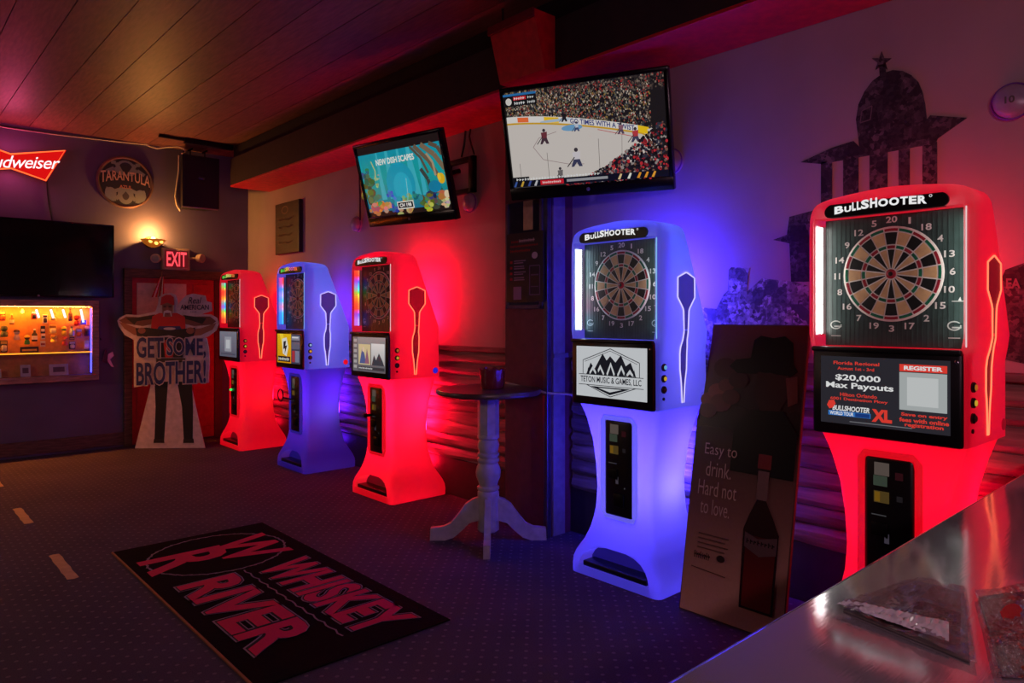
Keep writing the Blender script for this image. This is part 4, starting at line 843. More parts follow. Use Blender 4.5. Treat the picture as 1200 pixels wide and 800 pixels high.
# ------------------------------------------------------------------ cardboard standee
a0, a1 = U(158, 526, 2, 0), U(240, 525, 2, 0)
SR = (a1 - a0); SR.z = 0; SR.normalize(); SN = Vector((SR.y, -SR.x, 0))
if SN.dot(CAM - a0) < 0: SN = -SN
def sq(zx, zy): return UP_(130 + zx/6.154, 330 + zy/6.154, a0, SN)
def s5(zx, zy): return UP_(130 + zx/2.857, 260 + zy/2.857, a0, SN)
sd = thing('cardboard_standee', 'life size cardboard standee of a man in a red bandana pulling open his shirt', 'standee', (a0 + a1)/2)
outl = [[s5(*p) for p in ((80, 758), (315, 756), (262, 520), (140, 520))],
        [sq(*p) for p in ((165, 762), (245, 748), (300, 735), (705, 728), (712, 570), (705, 480), (690, 405), (560, 395), (165, 395))],
        [sq(*p) for p in ((45, 280), (60, 260), (110, 235), (200, 240), (320, 215), (340, 160), (345, 110), (380, 88), (430, 80), (470, 95), (485, 150), (480, 200), (540, 235), (720, 235), (765, 260), (778, 300), (760, 350), (700, 395), (620, 420), (165, 420), (100, 385), (55, 320))],
        [sq(*p) for p in ((480, 175), (500, 140), (540, 100), (590, 85), (680, 100), (690, 140), (725, 150), (730, 210), (650, 235), (600, 250), (480, 240))]]
b = B()
for i, o_ in enumerate(outl): b.prism([p - SN*(.0002*i) for p in o_], -SN * .012)
part('board', b, mat('standee_card', (206, 190, 190), .7), sd)
part('rear_easel', B().prism([a0*.35 + a1*.65 - SN*.012, a0*.35 + a1*.65 - SN*.35, a0*.35 + a1*.65 - SN*.012 + Vector((0,0,.9))], SR*.008), mat('brown_card', (150, 115, 85), .8), sd)
class PixCanvas(Canvas):                           # canvas whose coordinates are points of the picture of the standee
    def __init__(s, f, n, gap=.0006): s.f = f; s.n = n; s.z = .0004; s.gap = gap; s.b = B()
    def P(s, x, y, z=None): return s.f(x, y) + s.n * s.z
c = PixCanvas(sq, SN)
SK, DK, NV = (150, 96, 76), (26, 20, 24), (28, 40, 104)
c.poly([(315, 720), (412, 720), (400, 900), (384, 1140), (314, 1140), (322, 900)], (18, 16, 22)); c.poly([(478, 720), (585, 720), (592, 900), (590, 1140), (526, 1140), (512, 900)], (18, 16, 22))
for x in (346, 560): c.poly([(x - 40, 1172), (x - 36, 1134), (x + 36, 1130), (x + 42, 1172)], (40, 34, 34)); c.poly([(x - 38, 1162), (x + 40, 1162), (x + 42, 1172), (x - 40, 1172)], (190, 180, 176))
c.poly([(60, 280), (110, 250), (200, 255), (320, 235), (330, 300), (230, 320), (90, 300)], (120, 72, 60)); c.poly([(60, 290), (100, 300), (180, 330), (250, 345), (240, 385), (170, 385), (100, 340)], SK)
c.poly([(760, 285), (715, 250), (600, 250), (520, 240), (520, 300), (600, 320), (730, 310)], (120, 72, 60)); c.poly([(762, 295), (725, 310), (650, 335), (560, 345), (570, 390), (650, 385), (735, 345)], SK)
c.poly([(110, 262), (200, 258), (320, 240), (300, 268), (190, 285), (170, 310)], DK); c.poly([(530, 240), (600, 252), (690, 262), (660, 305), (600, 285), (540, 268)], DK)
c.poly([(300, 250), (350, 225), (480, 225), (535, 255), (540, 340), (290, 340)], (196, 26, 34)); c.poly([(330, 350), (350, 320), (500, 320), (515, 350)], (50, 56, 120)); c.ell(425, 338, 44, 10, (206, 200, 200))
c.poly([(180, 335), (260, 330), (420, 350), (560, 335), (610, 330), (600, 390), (520, 410), (420, 385), (300, 400), (190, 392)], DK); c.ell(225, 352, 28, 22, SK); c.ell(575, 352, 30, 24, SK)
c.poly([(330, 400), (530, 400), (520, 545), (340, 545)], DK); c.poly([(380, 420), (470, 420), (450, 545), (395, 545)], (196, 26, 34)); c.rect(330, 550, 540, 580, (60, 44, 36))
c.poly([(365, 150), (372, 110), (400, 98), (430, 98), (452, 115), (458, 160), (450, 220), (430, 255), (392, 255), (370, 215)], SK); c.poly([(360, 170), (368, 112), (400, 94), (432, 94), (456, 112), (462, 175), (450, 168), (410, 150), (372, 165)], (200, 24, 34))
c.poly([(362, 168), (372, 168), (376, 230), (364, 215)], (200, 190, 170)); c.poly([(452, 168), (462, 168), (460, 215), (448, 230)], (200, 190, 170))
for x in (392, 430): c.ell(x, 180, 12, 4, (40, 30, 30)); c.line([(x - 14, 172), (x + 14, 170)], 5, (120, 90, 70))
c.poly([(405, 182), (418, 182), (424, 205), (400, 205)], (170, 110, 88)); c.poly([(386, 212), (412, 204), (440, 212), (446, 250), (436, 250), (432, 224), (394, 224), (390, 252), (380, 250)], (214, 204, 190)); c.ell(412, 232, 14, 4, (110, 50, 50))
OUT = (196, 182, 188)
for (t_, x0, y0, x1, y1, sl_) in (('GET', 186, 394, 384, 552, 0), ('SOME,', 404, 400, 690, 556, 0), ('BROTHER!', 186, 566, 690, 742, -.04)):
    c.text(t_, x0 - 2, y0 - 2, x1 + 8, y1 + 4, OUT, bold=.07, slope=sl_); c.up(); c.text(t_, x0 + 4, y0 + 6, x1, y1 - 4, NV, bold=.025, slope=sl_)
c.text('Real', 562, 112, 660, 158, (46, 40, 56), .01, .3); c.text('AMERICAN', 506, 166, 712, 202, (46, 40, 60), .02); c.scrib(582, 212, 626, 222, (60, 50, 60), 4)
part('standee_print', c.b, PRINT, sd)

# ------------------------------------------------------------------ right wall: mural, plaque, domes, column board, cables
def wr(px, py, x=XR - .004): return U(px, py, 0, x)
def mural_material(name, c0, c1):
    m = bpy.data.materials.new(name); m.use_nodes = True; nt = m.node_tree; p = nt.nodes['Principled BSDF']; L = nt.links.new
    tc = nt.nodes.new('ShaderNodeTexCoord'); vo = nt.nodes.new('ShaderNodeTexVoronoi'); vo.inputs['Scale'].default_value = 13; vo.distance = 'CHEBYCHEV'
    vo2 = nt.nodes.new('ShaderNodeTexVoronoi'); vo2.inputs['Scale'].default_value = 60; vo2.distance = 'MANHATTAN'
    nz = nt.nodes.new('ShaderNodeTexNoise'); nz.inputs['Scale'].default_value = 12; nz.inputs['Detail'].default_value = 5
    for n in (vo, vo2, nz): L(tc.outputs['Object'], n.inputs['Vector'])
    sp_ = nt.nodes.new('ShaderNodeSeparateColor'); L(vo.outputs['Color'], sp_.inputs[0]); s2 = nt.nodes.new('ShaderNodeSeparateColor'); L(vo2.outputs['Color'], s2.inputs[0])
    a = nt.nodes.new('ShaderNodeMath'); a.operation = 'MULTIPLY'; L(sp_.outputs[0], a.inputs[0]); L(s2.outputs[0], a.inputs[1])
    a2 = nt.nodes.new('ShaderNodeMath'); a2.operation = 'MULTIPLY'; L(a.outputs[0], a2.inputs[0]); L(nz.outputs[0], a2.inputs[1])
    cr = nt.nodes.new('ShaderNodeValToRGB'); cr.color_ramp.elements[0].color = lin(c0); cr.color_ramp.elements[1].color = lin(c1); cr.color_ramp.elements[1].position = .5
    L(a2.outputs[0], cr.inputs[0]); L(cr.outputs[0], p.inputs['Base Color']); p.inputs['Roughness'].default_value = .7; return m
MUR = mural_material('dark_newsprint', (30, 25, 30), (112, 100, 104)); MUR2 = mural_material('pale_newsprint', (66, 58, 64), (210, 200, 200))
mu = thing('wall_mural', 'dark newsprint collage mural of a domed bell tower and rooftops on the plaster wall', 'mural', wr(1040, 340))
def mp_(pts, m_=None): part('mural_piece', B().prism([wr(*p) for p in pts], (.0038, 0, 0)), m_ or MUR, mu)
dome = [(1007, 172), (1003, 140), (1006, 122), (1013, 107), (1022, 95), (1034, 86), (1046, 82), (1058, 83), (1068, 88), (1076, 96), (1081, 108), (1084, 122), (1086, 140)]
mp_(dome + [(1090, 135), (1133, 138), (1099, 162), (1096, 168), (963, 192), (938, 190), (975, 173), (1000, 165)])
mp_([(962, 190), (975, 188), (975, 300), (962, 300)]); mp_([(988, 184), (1006, 181), (1006, 300), (988, 300)]); mp_([(1019, 180), (1040, 177), (1040, 300), (1019, 300)]); mp_([(1053, 176), (1066, 174), (1066, 300), (1053, 300)]); mp_([(1081, 170), (1098, 166), (1098, 300), (1081, 300)])
star = []
for k in range(10): a = math.pi/2 + k*math.pi/5; r_ = 12 if k % 2 == 0 else 5; star.append((1033 + r_*math.cos(a), 72 - r_*math.sin(a)))
mp_(star); mp_([(1030, 76), (1037, 75), (1039, 90), (1031, 92)])
mp_([(906, 281), (922, 275), (925, 254), (955, 246), (960, 330), (927, 330), (925, 285)])
mp_([(854, 316), (857, 313), (879, 314), (877, 322), (875, 342), (893, 326), (930, 330), (948, 335), (948, 420), (842, 420), (838, 365), (848, 345), (853, 340)], MUR2); mp_([(822, 360), (840, 362), (840, 420), (826, 420)], MUR2)
mp_([(1172, 330), (1178, 316), (1200, 308), (1236, 300), (1252, 322), (1262, 322), (1262, 280), (1286, 272), (1288, 312), (1330, 340), (1335, 455), (1172, 420)])
c = PixCanvas(lambda x, y: wr(x, y, XR - .0085), Vector((-1, 0, 0)))
c.text('EA', 1179, 326, 1196, 338, (140, 110, 112), .03); part('mural_lettering', c.b, PRINT, mu)
c = PixCanvas(lambda x, y: wr(x, y, XR - .0085), Vector((-1, 0, 0))); c.line([(1010, 130), (1022, 124), (1020, 140), (1008, 144), (1010, 130)], 1.2, (120, 104, 104))
part('mural_print', c.b, PRINT, mu)
# wall domes above the machines
def dome_light(px, py, mark, label):
    p = wr(px, py, XR); t = thing('wall_dome', label, 'wall unit', (XR, p.y, p.z - .07), group='round wall domes above the machines')
    part('base', B().lathe([(.078, 0), (.08, .006), (.08, .02), (.074, .026)], p, (-1, 0, 0), 28), mat('dome_white', (178, 160, 196), .4), t, 50)
    part('cap', B().lathe([(.074, .022), (.07, .05), (.055, .062), (0, .068)], p, (-1, 0, 0), 28), mat('dome_grey', (164, 148, 178), .3), t, 50)
    part('ring', B().tube([p + Vector((-.024, .079*math.cos(a), .079*math.sin(a))) for a in [2*math.pi*k/28 for k in range(28)]], .005, 6, closed=True), mat('violet_ring', (120, 60, 170), .4), t, 60)
    if mark:
        c = Canvas(p + Vector((-.069, .035, .03)), (0, -1, 0), (0, 0, 1), 70, 60, .07, .06); c.text(mark, 16, 14, 54, 46, (100, 96, 98), .03); c.build('number', PRINT, t)
dome_light(1188, 120, '10', 'round white wall dome marked with a number, above the red machine by the bar')
dome_light(789, 190, None, 'round wall dome half hidden behind the hockey television')
dome_light(553, 238, None, 'round violet lit wall dome right of the underwater television')
p = wr(420, 263, XR); dome_light(420, 263, None, 'round violet lit wall dome left of the underwater television')
solo('dome_cord', B().tube([wr(422, 258, XR - .03), wr(422, 230, XR - .012), wr(421, 200, XR - .012), wr(421, 189, XR - .012)], .009, 6), mat('violet_cord', (60, 40, 80), .5), 'thin dark cord running up the wall from the dome left of the underwater television', 'cord', smooth=60)
solo('tv_cable', B().tube([wr(541, 184, XR - .012), wr(544, 170, XR - .02), wr(546, 150, XR - .02), wr(545, 140, XR - .02)], .009, 6), BLACKP, 'black cable hanging above the bracket of the underwater television', 'cable', smooth=60)
solo('tv_cable', B().tube([wr(556, 181, XR - .012), wr(553, 172, XR - .03), wr(550, 160, XR - .03), wr(553, 142, XR - .02)], .007, 6), BLACKP, 'thin second cable curling down to the bracket of the underwater television', 'cable', smooth=60)
pc = U(561, 0, 0, 3.2); solo('ceiling_cable', B().tube([(3.22, 3.62, ZC), (3.22, 3.62, 3.55), (3.225, 3.615, 3.42), (3.24, 3.61, 3.25)], .008, 6).lathe([(.0, -.02), (.016, 0), (0, .02)], (3.222, 3.618, 3.5), n=8), BLACKP, 'dark cable dropping from the ceiling in front of the soffit', 'cable', smooth=60)
# plaque
pl = thing('wall_plaque', 'dark wooden plaque with faint lettering above the blue violet machine', 'plaque', wr(341, 298, XR))
q0, q1 = wr(327, 240, XR), wr(355, 240, XR); zt, zb = wr(341, 237, XR).z, wr(341, 297, XR).z
part('board', B().rbox((XR - .05, q1.y, zb), (XR - .001, q0.y, zt), .006), mat('plaque_wood', (58, 36, 30), .6, noise=(8, .3), nscale=(1, 1, 5)), pl)
part('edge_strip', B().rbox((XR - .052, q1.y - .004, zb), (XR - .001, q1.y + .03, zt), .004), mat('plaque_edge', (16, 12, 16), .5), pl)
c = Canvas((XR - .0505, q0.y, zt), (0, -1, 0), (0, 0, 1), 100, 150, q0.y - q1.y, zt - zb); INK = (128, 96, 76)
c.ring(42, 22, 14, 12, 3, INK, 20)
for t_, y in (('TO BE OLD', 44), ('AND WISE', 66), ('YOU MUST FIRST', 90), ('BE YOUNG', 112)): c.rect(14, y + 2, 74, y + 10, (100, 74, 60), False); c.line([(12, y), (26, y + 8), (40, y + 1), (56, y + 9), (76, y + 2)], 3, INK, False)
c.build('plaque_print', PRINT, pl)
# framed board on the column
fy0, fy1 = U(595, 300, 0, cx0).y, U(638, 300, 0, cx0).y; fz0, fz1 = U(616, 362, 0, cx0).z, U(616, 236, 0, cx0).z
mr = thing('framed_mirror', 'narrow framed mirror on the column behind the hockey television', 'mirror', (cx0, (fy0 + fy1)/2, fz0))
part('glass', B().box((cx0 - .012, fy1 + .02, fz0 + .02), (cx0 - .002, fy0 - .02, fz1)), mat('mirror_glass', (150, 150, 160), .06, 1.0), mr)
for lo, hi in (((cx0 - .025, fy1, fz0), (cx0 - .001, fy1 + .03, fz1)), ((cx0 - .025, fy0 - .03, fz0), (cx0 - .001, fy0, fz1)), ((cx0 - .025, fy1, fz0), (cx0 - .001, fy0, fz0 + .03))): part('frame_bar', B().rbox(lo, hi, .005), mat('frame_violet', (70, 60, 90), .4), mr)
part('cream_tag', B().rbox((cx0 - .016, U(626, 250, 0, cx0).y, U(616, 270, 0, cx0).z), (cx0 - .0121, U(615, 250, 0, cx0).y, U(616, 236, 0, cx0).z), .002), mat('cream_paper', (200, 170, 130), .6), mr)
ph = thing('notice_poster', 'black notice poster with small pink lettering taped over the mirror', 'poster', (cx0, (fy0 + fy1)/2, U(616, 354, 0, cx0).z))
pz1, pz0 = U(616, 273, 0, cx0).z, U(616, 354, 0, cx0).z; py0, py1 = U(594, 300, 0, cx0 - .03).y, U(637, 300, 0, cx0 - .03).y
part('sheet', B().box((cx0 - .031, py1, pz0), (cx0 - .0255, py0, pz1)), mat('black_sheet', (26, 16, 40), .3), ph)
c = Canvas((cx0 - .0312, py0, pz1), (0, -1, 0), (0, 0, 1), 180, 330, py0 - py1, pz1 - pz0)
c.scrib(24, 34, 62, 46, (170, 50, 70), 5); c.scrib(64, 30, 140, 46, (214, 190, 214), 10); c.scrib(20, 56, 156, 68, (170, 60, 60), 22); c.scrib(20, 78, 120, 92, (170, 60, 60), 12)
for i in range(4): c.rect(18, 132 + 27*i, 30, 144 + 27*i, (170, 50, 70)); c.rect(38, 130 + 27*i, 96 - 8*(i % 2), 135 + 27*i, (150, 130, 170), False); c.rect(38, 140 + 27*i, 84 + 6*(i % 2), 145 + 27*i, (150, 130, 170), False)
c.ell(140, 112, 14, 16, (190, 180, 200)); c.line([(116, 160), (164, 160), (164, 296), (116, 296), (116, 160)], 4, (120, 100, 150)); c.rect(122, 200, 158, 206, (110, 96, 140)); c.rect(122, 256, 158, 260, (110, 96, 140)); c.rect(36, 256, 76, 318, (150, 120, 170))
c.build('poster_print', PRINT_G, ph)
# white cable along the wainscot by the column
solo('wall_cable', B().tube([wr(522, 455, XR - .06), wr(560, 466, XR - .055), wr(588, 470, XR - .055)], .008, 6), mat('white_cable', (190, 180, 165), .5), 'white cable along the boards behind the pedestal table', 'cable', smooth=60)
solo('wall_cable', B().tube([(cx0 - .012, 3.93, 1.06), (cx0 - .012, 3.72, 1.04), (cx0 - .014, 3.53, 1.02), (cx0 + .0, 3.485, 1.015), (XR - .10, 3.48, 1.0), (XR - .06, 3.3, .985), (XR - .06, 3.1, .98)], .008, 6), mat('white_cable', (190, 180, 165), .5), 'white cable wrapped around the column towards the bright blue machine', 'cable', smooth=60)
# red slanted box on the soffit
bx_c = Vector((3.13, 3.40, 3.345))
rb_ = thing('bulkhead_box', 'dark red slanted box hanging under the ceiling above the hockey television', 'box', (3.2, 3.4, 3.15))
bo = B(); yA, yB_ = 3.63, 3.20
bo.loft([[(3.205, yB_, 3.13), (3.298, yB_, 3.13), (3.298, yA, 3.13), (3.205, yA, 3.13)], [(3.12, yB_, 3.43), (3.298, yB_, 3.43), (3.298, yA, 3.43), (3.12, yA, 3.43)], [(3.105, yB_, 3.49), (3.298, yB_, 3.49), (3.298, yA, 3.49), (3.105, yA, 3.49)]])
part('box_body', bo, RED_PAINT, rb_)
part('front_lip', B().rbox((3.095, yB_ - .004, 3.435), (3.112, yA + .004, 3.492), .003), mat('dark_red_paint', (120, 14, 30), .5), rb_)

# ------------------------------------------------------------------ pedestal table with tin pot
tc_ = Vector((3.21, 3.76, 0)); tb = thing('pedestal_table', 'round dark topped bar table on a white turned pedestal', 'table', tc_)
WHT = mat('white_paint', (176, 172, 176), .45)
part('table_top', B().lathe([(.30, 1.008), (.355, 1.012), (.366, 1.022), (.368, 1.04), (.362, 1.05), (.34, 1.052)], tc_, n=40), mat('dark_table_top', (78, 58, 60), .3, noise=(6, .25), coat=.3), tb, 40)
part('apron_block', B().rbox((tc_.x - .08, tc_.y - .08, .985), (tc_.x + .08, tc_.y + .08, 1.01), .006), WHT, tb)
part('upper_post', B().lathe([(.073, .72), (.075, .74), (.075, .985)], tc_, n=8), WHT, tb, 20)
turn = [(.062, .30), (.075, .31), (.075, .335), (.066, .345), (.078, .355), (.078, .37), (.064, .38), (.068, .40), (.085, .44), (.088, .47), (.08, .51), (.066, .535), (.077, .55), (.077, .565), (.066, .575), (.077, .585), (.077, .60), (.065, .61), (.072, .63), (.076, .66), (.07, .69), (.064, .70), (.076, .71), (.076, .725), (.068, .735)]
part('turned_post', B().lathe(turn, tc_, n=28), WHT, tb, 50)
part('lower_post', B().lathe([(.06, .06), (.075, .07), (.075, .31)], tc_, n=8), WHT, tb, 20)
for k in range(4):
    a = R(-132 + 90*k); d = Vector((math.cos(a), math.sin(a), 0)); s_ = Vector((-d.y, d.x, 0))
    prof = [(.06, .30), (.11, .285), (.16, .25), (.21, .18), (.26, .12), (.31, .095), (.40, .085), (.405, 0), (.30, 0), (.24, .02), (.18, .07), (.13, .12), (.06, .14)]
    part('foot', B().prism([tc_ + d*r_ + UP*z - s_*.022 for r_, z in prof], s_*.044), WHT, tb)
zt_ = 1.053; pc_ = Vector((tc_.x + .02, tc_.y - .02, zt_))
pot = thing('candle_pot', 'small dark red pot with scalloped rim on the bar table', 'pot', pc_)
N = 40; rings = []
for r_, z, am in ((.075, 0, 0), (.082, .01, 0), (.085, .06, .001), (.088, .115, .003), (.093, .135, .007), (.087, .133, .007), (.078, .10, .002), (.072, .02, 0)):
    rings.append([(pc_.x + (r_ + am*math.cos(9*2*math.pi*k/N))*math.cos(2*math.pi*k/N), pc_.y + (r_ + am*math.cos(9*2*math.pi*k/N))*math.sin(2*math.pi*k/N), pc_.z + z + (am*1.2*math.cos(9*2*math.pi*k/N))) for k in range(N)])
part('bowl', B().loft(rings), mat('red_glaze', (130, 40, 56), .2, coat=.5), pot, 50)
part('fill', B().lathe([(0, .085), (.07, .085), (.075, .08)], pc_, n=20), mat('pot_fill', (60, 40, 50), .6), pot, 40)

# ------------------------------------------------------------------ floor mat and throw line tape
mx0, mx1, my0, my1 = 1.20, 2.21, 2.885, 5.20
mt = thing('floor_mat', 'black floor mat with red lettering and circle emblem on the carpet', 'mat', ((mx0 + mx1)/2, (my0 + my1)/2, 0))
part('mat_base', B().rbox((mx0, my0, .001), (mx1, my1, .009), .004), mat('mat_black', (9, 7, 10), .95, noise=(60, .2), bump=.3, spec=.08), mt)
part('edge_binding', B().rbox((mx0 - .004, my0, .0005), (mx0 + .008, my1, .0105), .002), mat('mat_binding', (150, 96, 60), .7), mt)
c = Canvas((mx1, my1, .0095), (0, -1, 0), (1, 0, 0), 2315, 1010, my1 - my0, mx1 - mx0)
c.o = Vector((mx1, my1, .0095)); c.n = Vector((0, 0, 1)); GR, RD = (150, 132, 150), (222, 22, 84)
for k in range(56):                                             # rope ring
    a0_, a1_ = 2*math.pi*k/56, 2*math.pi*(k + 1.3)/56; w_ = 8*math.sin(k*1.9)
    c.line([(480 + (392 + w_)*math.cos(a0_), 500 + (420 + w_)*math.sin(a0_)), (480 + (392 - w_)*math.cos(a1_), 500 + (420 - w_)*math.sin(a1_))], 12, GR, k == 0)
c.text('W', 250, 110, 760, 520, RD, bold=.03); c.text('R', 330, 440, 660, 950, RD, bold=.03)
for (t_, x0, y0, x1, y1) in (('WHISKEY', 930, 110, 2190, 440), ('RIVER', 930, 570, 2040, 900)):
    c.text(t_, x0 - 14, y0 - 14, x1 + 14, y1 + 14, GR, bold=.075); c.up(); c.text(t_, x0 - 6, y0 - 6, x1 + 6, y1 + 6, (9, 7, 10), bold=.06); c.up(); c.text(t_, x0, y0, x1, y1, RD, bold=.035)
c.up()
for k in range(30): c.line([(920 + 40*k, 505 + 8*math.sin(k*2.2)), (965 + 40*k, 505 + 8*math.sin((k+1)*2.2))], 9, GR, False)
c.build('mat_print', printed('mat_print', rough=.85), mt)
for (y0, y1, lab) in ((4.86, 5.42, 'beige tape strip on the carpet, nearest one beside the floor mat'), (6.38, 6.93, 'beige tape strip on the carpet, second from the floor mat'), (7.93, 8.5, 'beige tape strip on the carpet at the left picture edge, nearest the back wall')):
    N = 7; wv = lambda k: .003*math.sin(k*2.3)
    L_ = [(.885 + wv(k), y0 + (y1-y0)*k/N, 0) for k in range(N + 1)]; R_ = [(.945 + wv(k+3), y0 + (y1-y0)*k/N, 0) for k in range(N, -1, -1)]
    solo('floor_tape', B().prism([Vector(p) + Vector((0, 0, .0005)) for p in L_ + [(.91, y1 + .012, 0)] + R_ + [(.92, y0 - .014, 0)]], (0, 0, .0015)), mat('beige_tape', (176, 140, 116), .6), lab, 'tape', 'throw line tape strips')

# ------------------------------------------------------------------ leaning liquor display board
LB0, LB1 = Vector((3.20, 2.2, .003)), Vector((3.20, 1.61, .003)); LU = Vector((.275, 0, 1.505)); LL = LU.length; LU.normalize(); LR = Vector((0, -1, 0)); LN = LR.cross(LU)
bdw = 100; bdh = 258
def lb(x, y): return LB0 + LR*(x/bdw*.59) + LU*((1 - y/bdh)*LL)
ld_ = thing('display_board', 'tall liquor advertising board leaning beside the bright blue machine', 'display board', (LB0 + LB1)/2)
outline = [(2, 258), (1, 90), (3, 76), (9, 66), (14, 56), (10, 50), (8, 40), (8, 2), (10, 0), (98, 0), (100, 2), (100, 258)]
part('board', B().prism([lb(*p) for p in outline], -LN*.02), mat('board_brown', (74, 50, 46), .6), ld_)
part('easel', B().prism([lb(50, 240) - LN*.02, lb(50, 90) - LN*.02, lb(50, 240) - LN*.02 + Vector((.13, 0, -.03))], LR*.01), mat('brown_card', (150, 115, 85), .8), ld_)
c = PixCanvas(lambda x, y: lb(x, y), LN)
def g4(pts, cols): c.up(); c.raw(pts, [list(range(len(pts)))], [lin(q) for q in cols])
T1, T2, T3, T4 = (70, 40, 40), (30, 18, 20), (110, 76, 66), (214, 168, 146)
g4([(9, 1), (99, 1), (99, 90), (4, 90)], [(120, 66, 62), (80, 50, 50), T2, T2]); g4([(2, 90), (99, 90), (99, 165), (2, 165)], [T2, T2, (128, 92, 82), (128, 92, 82)]); g4([(2, 165), (99, 165), (99, 257), (3, 257)], [(128, 92, 82), (128, 92, 82), T4, T4])
for (x, y, r_, cc) in ((12, 70, 9, (120, 46, 40)), (20, 62, 10, (130, 60, 50)), (28, 56, 8, (100, 44, 40)), (24, 72, 11, (96, 36, 36)), (12, 80, 9, (84, 30, 34)), (34, 66, 9, (80, 34, 34)), (26, 40, 12, (70, 30, 30)), (40, 50, 10, (60, 26, 28))): c.ell(x, y, r_, r_*.75, cc, 14)
c.poly([(30, 38), (36, 32), (50, 30), (52, 14), (58, 10), (70, 12), (80, 10), (88, 16), (90, 34), (94, 40), (86, 46), (70, 42), (52, 44), (38, 44)], (22, 12, 12)); c.poly([(58, 42), (86, 44), (88, 60), (80, 76), (64, 78), (56, 60)], (54, 30, 28)); c.poly([(40, 90), (56, 76), (84, 74), (98, 92), (98, 130), (40, 130)], (18, 10, 12)); c.poly([(84, 46), (94, 44), (96, 66), (88, 70)], (96, 58, 50))
c.poly([(66, 112), (78, 112), (78, 126), (76, 150), (84, 164), (90, 176), (90, 240), (60, 240), (58, 176), (62, 164), (68, 150), (66, 126)], (44, 14, 18)); c.rect(66, 112, 78, 124, (120, 40, 44)); c.rect(67, 126, 77, 150, (120, 96, 92)); g4([(61, 180), (88, 180), (88, 238), (62, 238)], [(70, 18, 22), (70, 18, 22), (120, 30, 30), (120, 30, 30)])
c.poly([(60, 178), (72, 182), (89, 178), (89, 192), (74, 196), (60, 190)], (96, 74, 76)); c.scrib(62, 183, 88, 187, (40, 24, 28), 8)
TX = (206, 178, 160)
for t_, x0, x1, y in (('Easy to', 14, 46, 118), ('drink.', 17, 42, 134), ('Hard not', 11, 49, 151), ('to love.', 15, 44, 167)): c.text(t_, x0, y - 9, x1, y + 4, TX, -.004)
for i in range(4): c.rect(16, 188 + 4*i, 46 - 3*(i % 2), 189 + 4*i, (100, 72, 64), i == 0)
c.scrib(14, 204, 30, 210, (40, 26, 26), 8); c.ell(40, 206, 4, 3, (50, 34, 32)); c.line([(12, 218), (46, 220)], .8, (100, 72, 62))
part('board_print', c.b, PRINT_G, ld_)

# ------------------------------------------------------------------ bar counter and menus
def steel():
    m = bpy.data.materials.new('brushed_steel'); m.use_nodes = True; nt = m.node_tree; p = nt.nodes['Principled BSDF']; L = nt.links.new
    tc = nt.nodes.new('ShaderNodeTexCoord'); mp = nt.nodes.new('ShaderNodeMapping'); mp.inputs['Scale'].default_value = (3, 40, 1); nz = nt.nodes.new('ShaderNodeTexNoise'); nz.inputs['Scale'].default_value = 6; nz.inputs['Detail'].default_value = 5
    n2 = nt.nodes.new('ShaderNodeTexNoise'); n2.inputs['Scale'].default_value = 5; n2.inputs['Detail'].default_value = 6; L(tc.outputs['Object'], n2.inputs['Vector'])
    L(tc.outputs['Object'], mp.inputs[0]); L(mp.outputs[0], nz.inputs['Vector']); rp = nt.nodes.new('ShaderNodeMapRange'); rp.inputs[3].default_value = .03; rp.inputs[4].default_value = .14; L(n2.outputs[0], rp.inputs[0]); L(rp.outputs[0], p.inputs['Roughness'])
    bp = nt.nodes.new('ShaderNodeBump'); bp.inputs['Strength'].default_value = .03; bp.inputs['Distance'].default_value = .002; L(nz.outputs[0], bp.inputs['Height']); L(bp.outputs[0], p.inputs['Normal'])
    p.inputs['Base Color'].default_value = lin((190, 188, 194)); p.inputs['Metallic'].default_value = .7; return m
CZ = 1.07
bar = thing('bar_counter', 'grey metal topped bar counter in the foreground', 'counter', (1.6, .1, 0))
part('counter_top', B().rbox((-.9, -.35, CZ - .04), (XR - .09, .55, CZ), .004), steel(), bar)
part('front_panel', B().rbox((-.85, .40, 0), (XR - .1, .44, CZ - .04), .004), mat('bar_panel', (52, 40, 40), .6), bar)
part('edge_trim', B().rbox((-.9, .545, CZ - .042), (XR - .09, .553, CZ - .002), .002), mat('grey_metal', (150, 140, 130), .3, .8), bar)
FILM = clear_film('clear_sleeve')
def menu(corners, label, cols, seed):
    P4 = [U(*p, 2, CZ) for p in corners]; rnd = random.Random(seed)
    t = thing('menu_sleeve', label, 'menu', (P4[0] + P4[1] + P4[2] + P4[3]) / 4)
    def g(u, v): return (P4[0]*(1-u) + P4[1]*u)*(1-v) + (P4[3]*(1-u) + P4[2]*u)*v
    bb_ = B(); n = 2; b0 = []
    part('card', B().prism([g(.04, .04) + UP*.001, g(.96, .04) + UP*.001, g(.96, .96) + UP*.001, g(.04, .96) + UP*.001], UP*.002), mat('menu_card_%d' % seed, cols[0], .5), t)
    c = PixCanvas(lambda u, v: g(u, v) + UP*.0032, UP)
    for (u0, v0, u1, v1, cc) in cols[1]: c.rect(u0, v0, u1, v1, cc)
    part('menu_print', c.b, PRINT_G, t)
    nu, nv = (44, 34) if seed == 1 else (26, 18); V = []
    for i in range(nu + 1):
        for j in range(nv + 1):
            u, v = i/nu, j/nv; h = .0075 + .0025*math.sin(u*9 + seed) + .0025*math.sin(v*11 + u*5) + (.0035 if seed == 1 else .0012)*rnd.random(); V.append(g(u, v) + UP*h)
    part('clear_sleeve', B().add(V, [(i*(nv+1)+j, (i+1)*(nv+1)+j, (i+1)*(nv+1)+j+1, i*(nv+1)+j+1) for i in range(nu) for j in range(nv)]), FILM, t, 60)
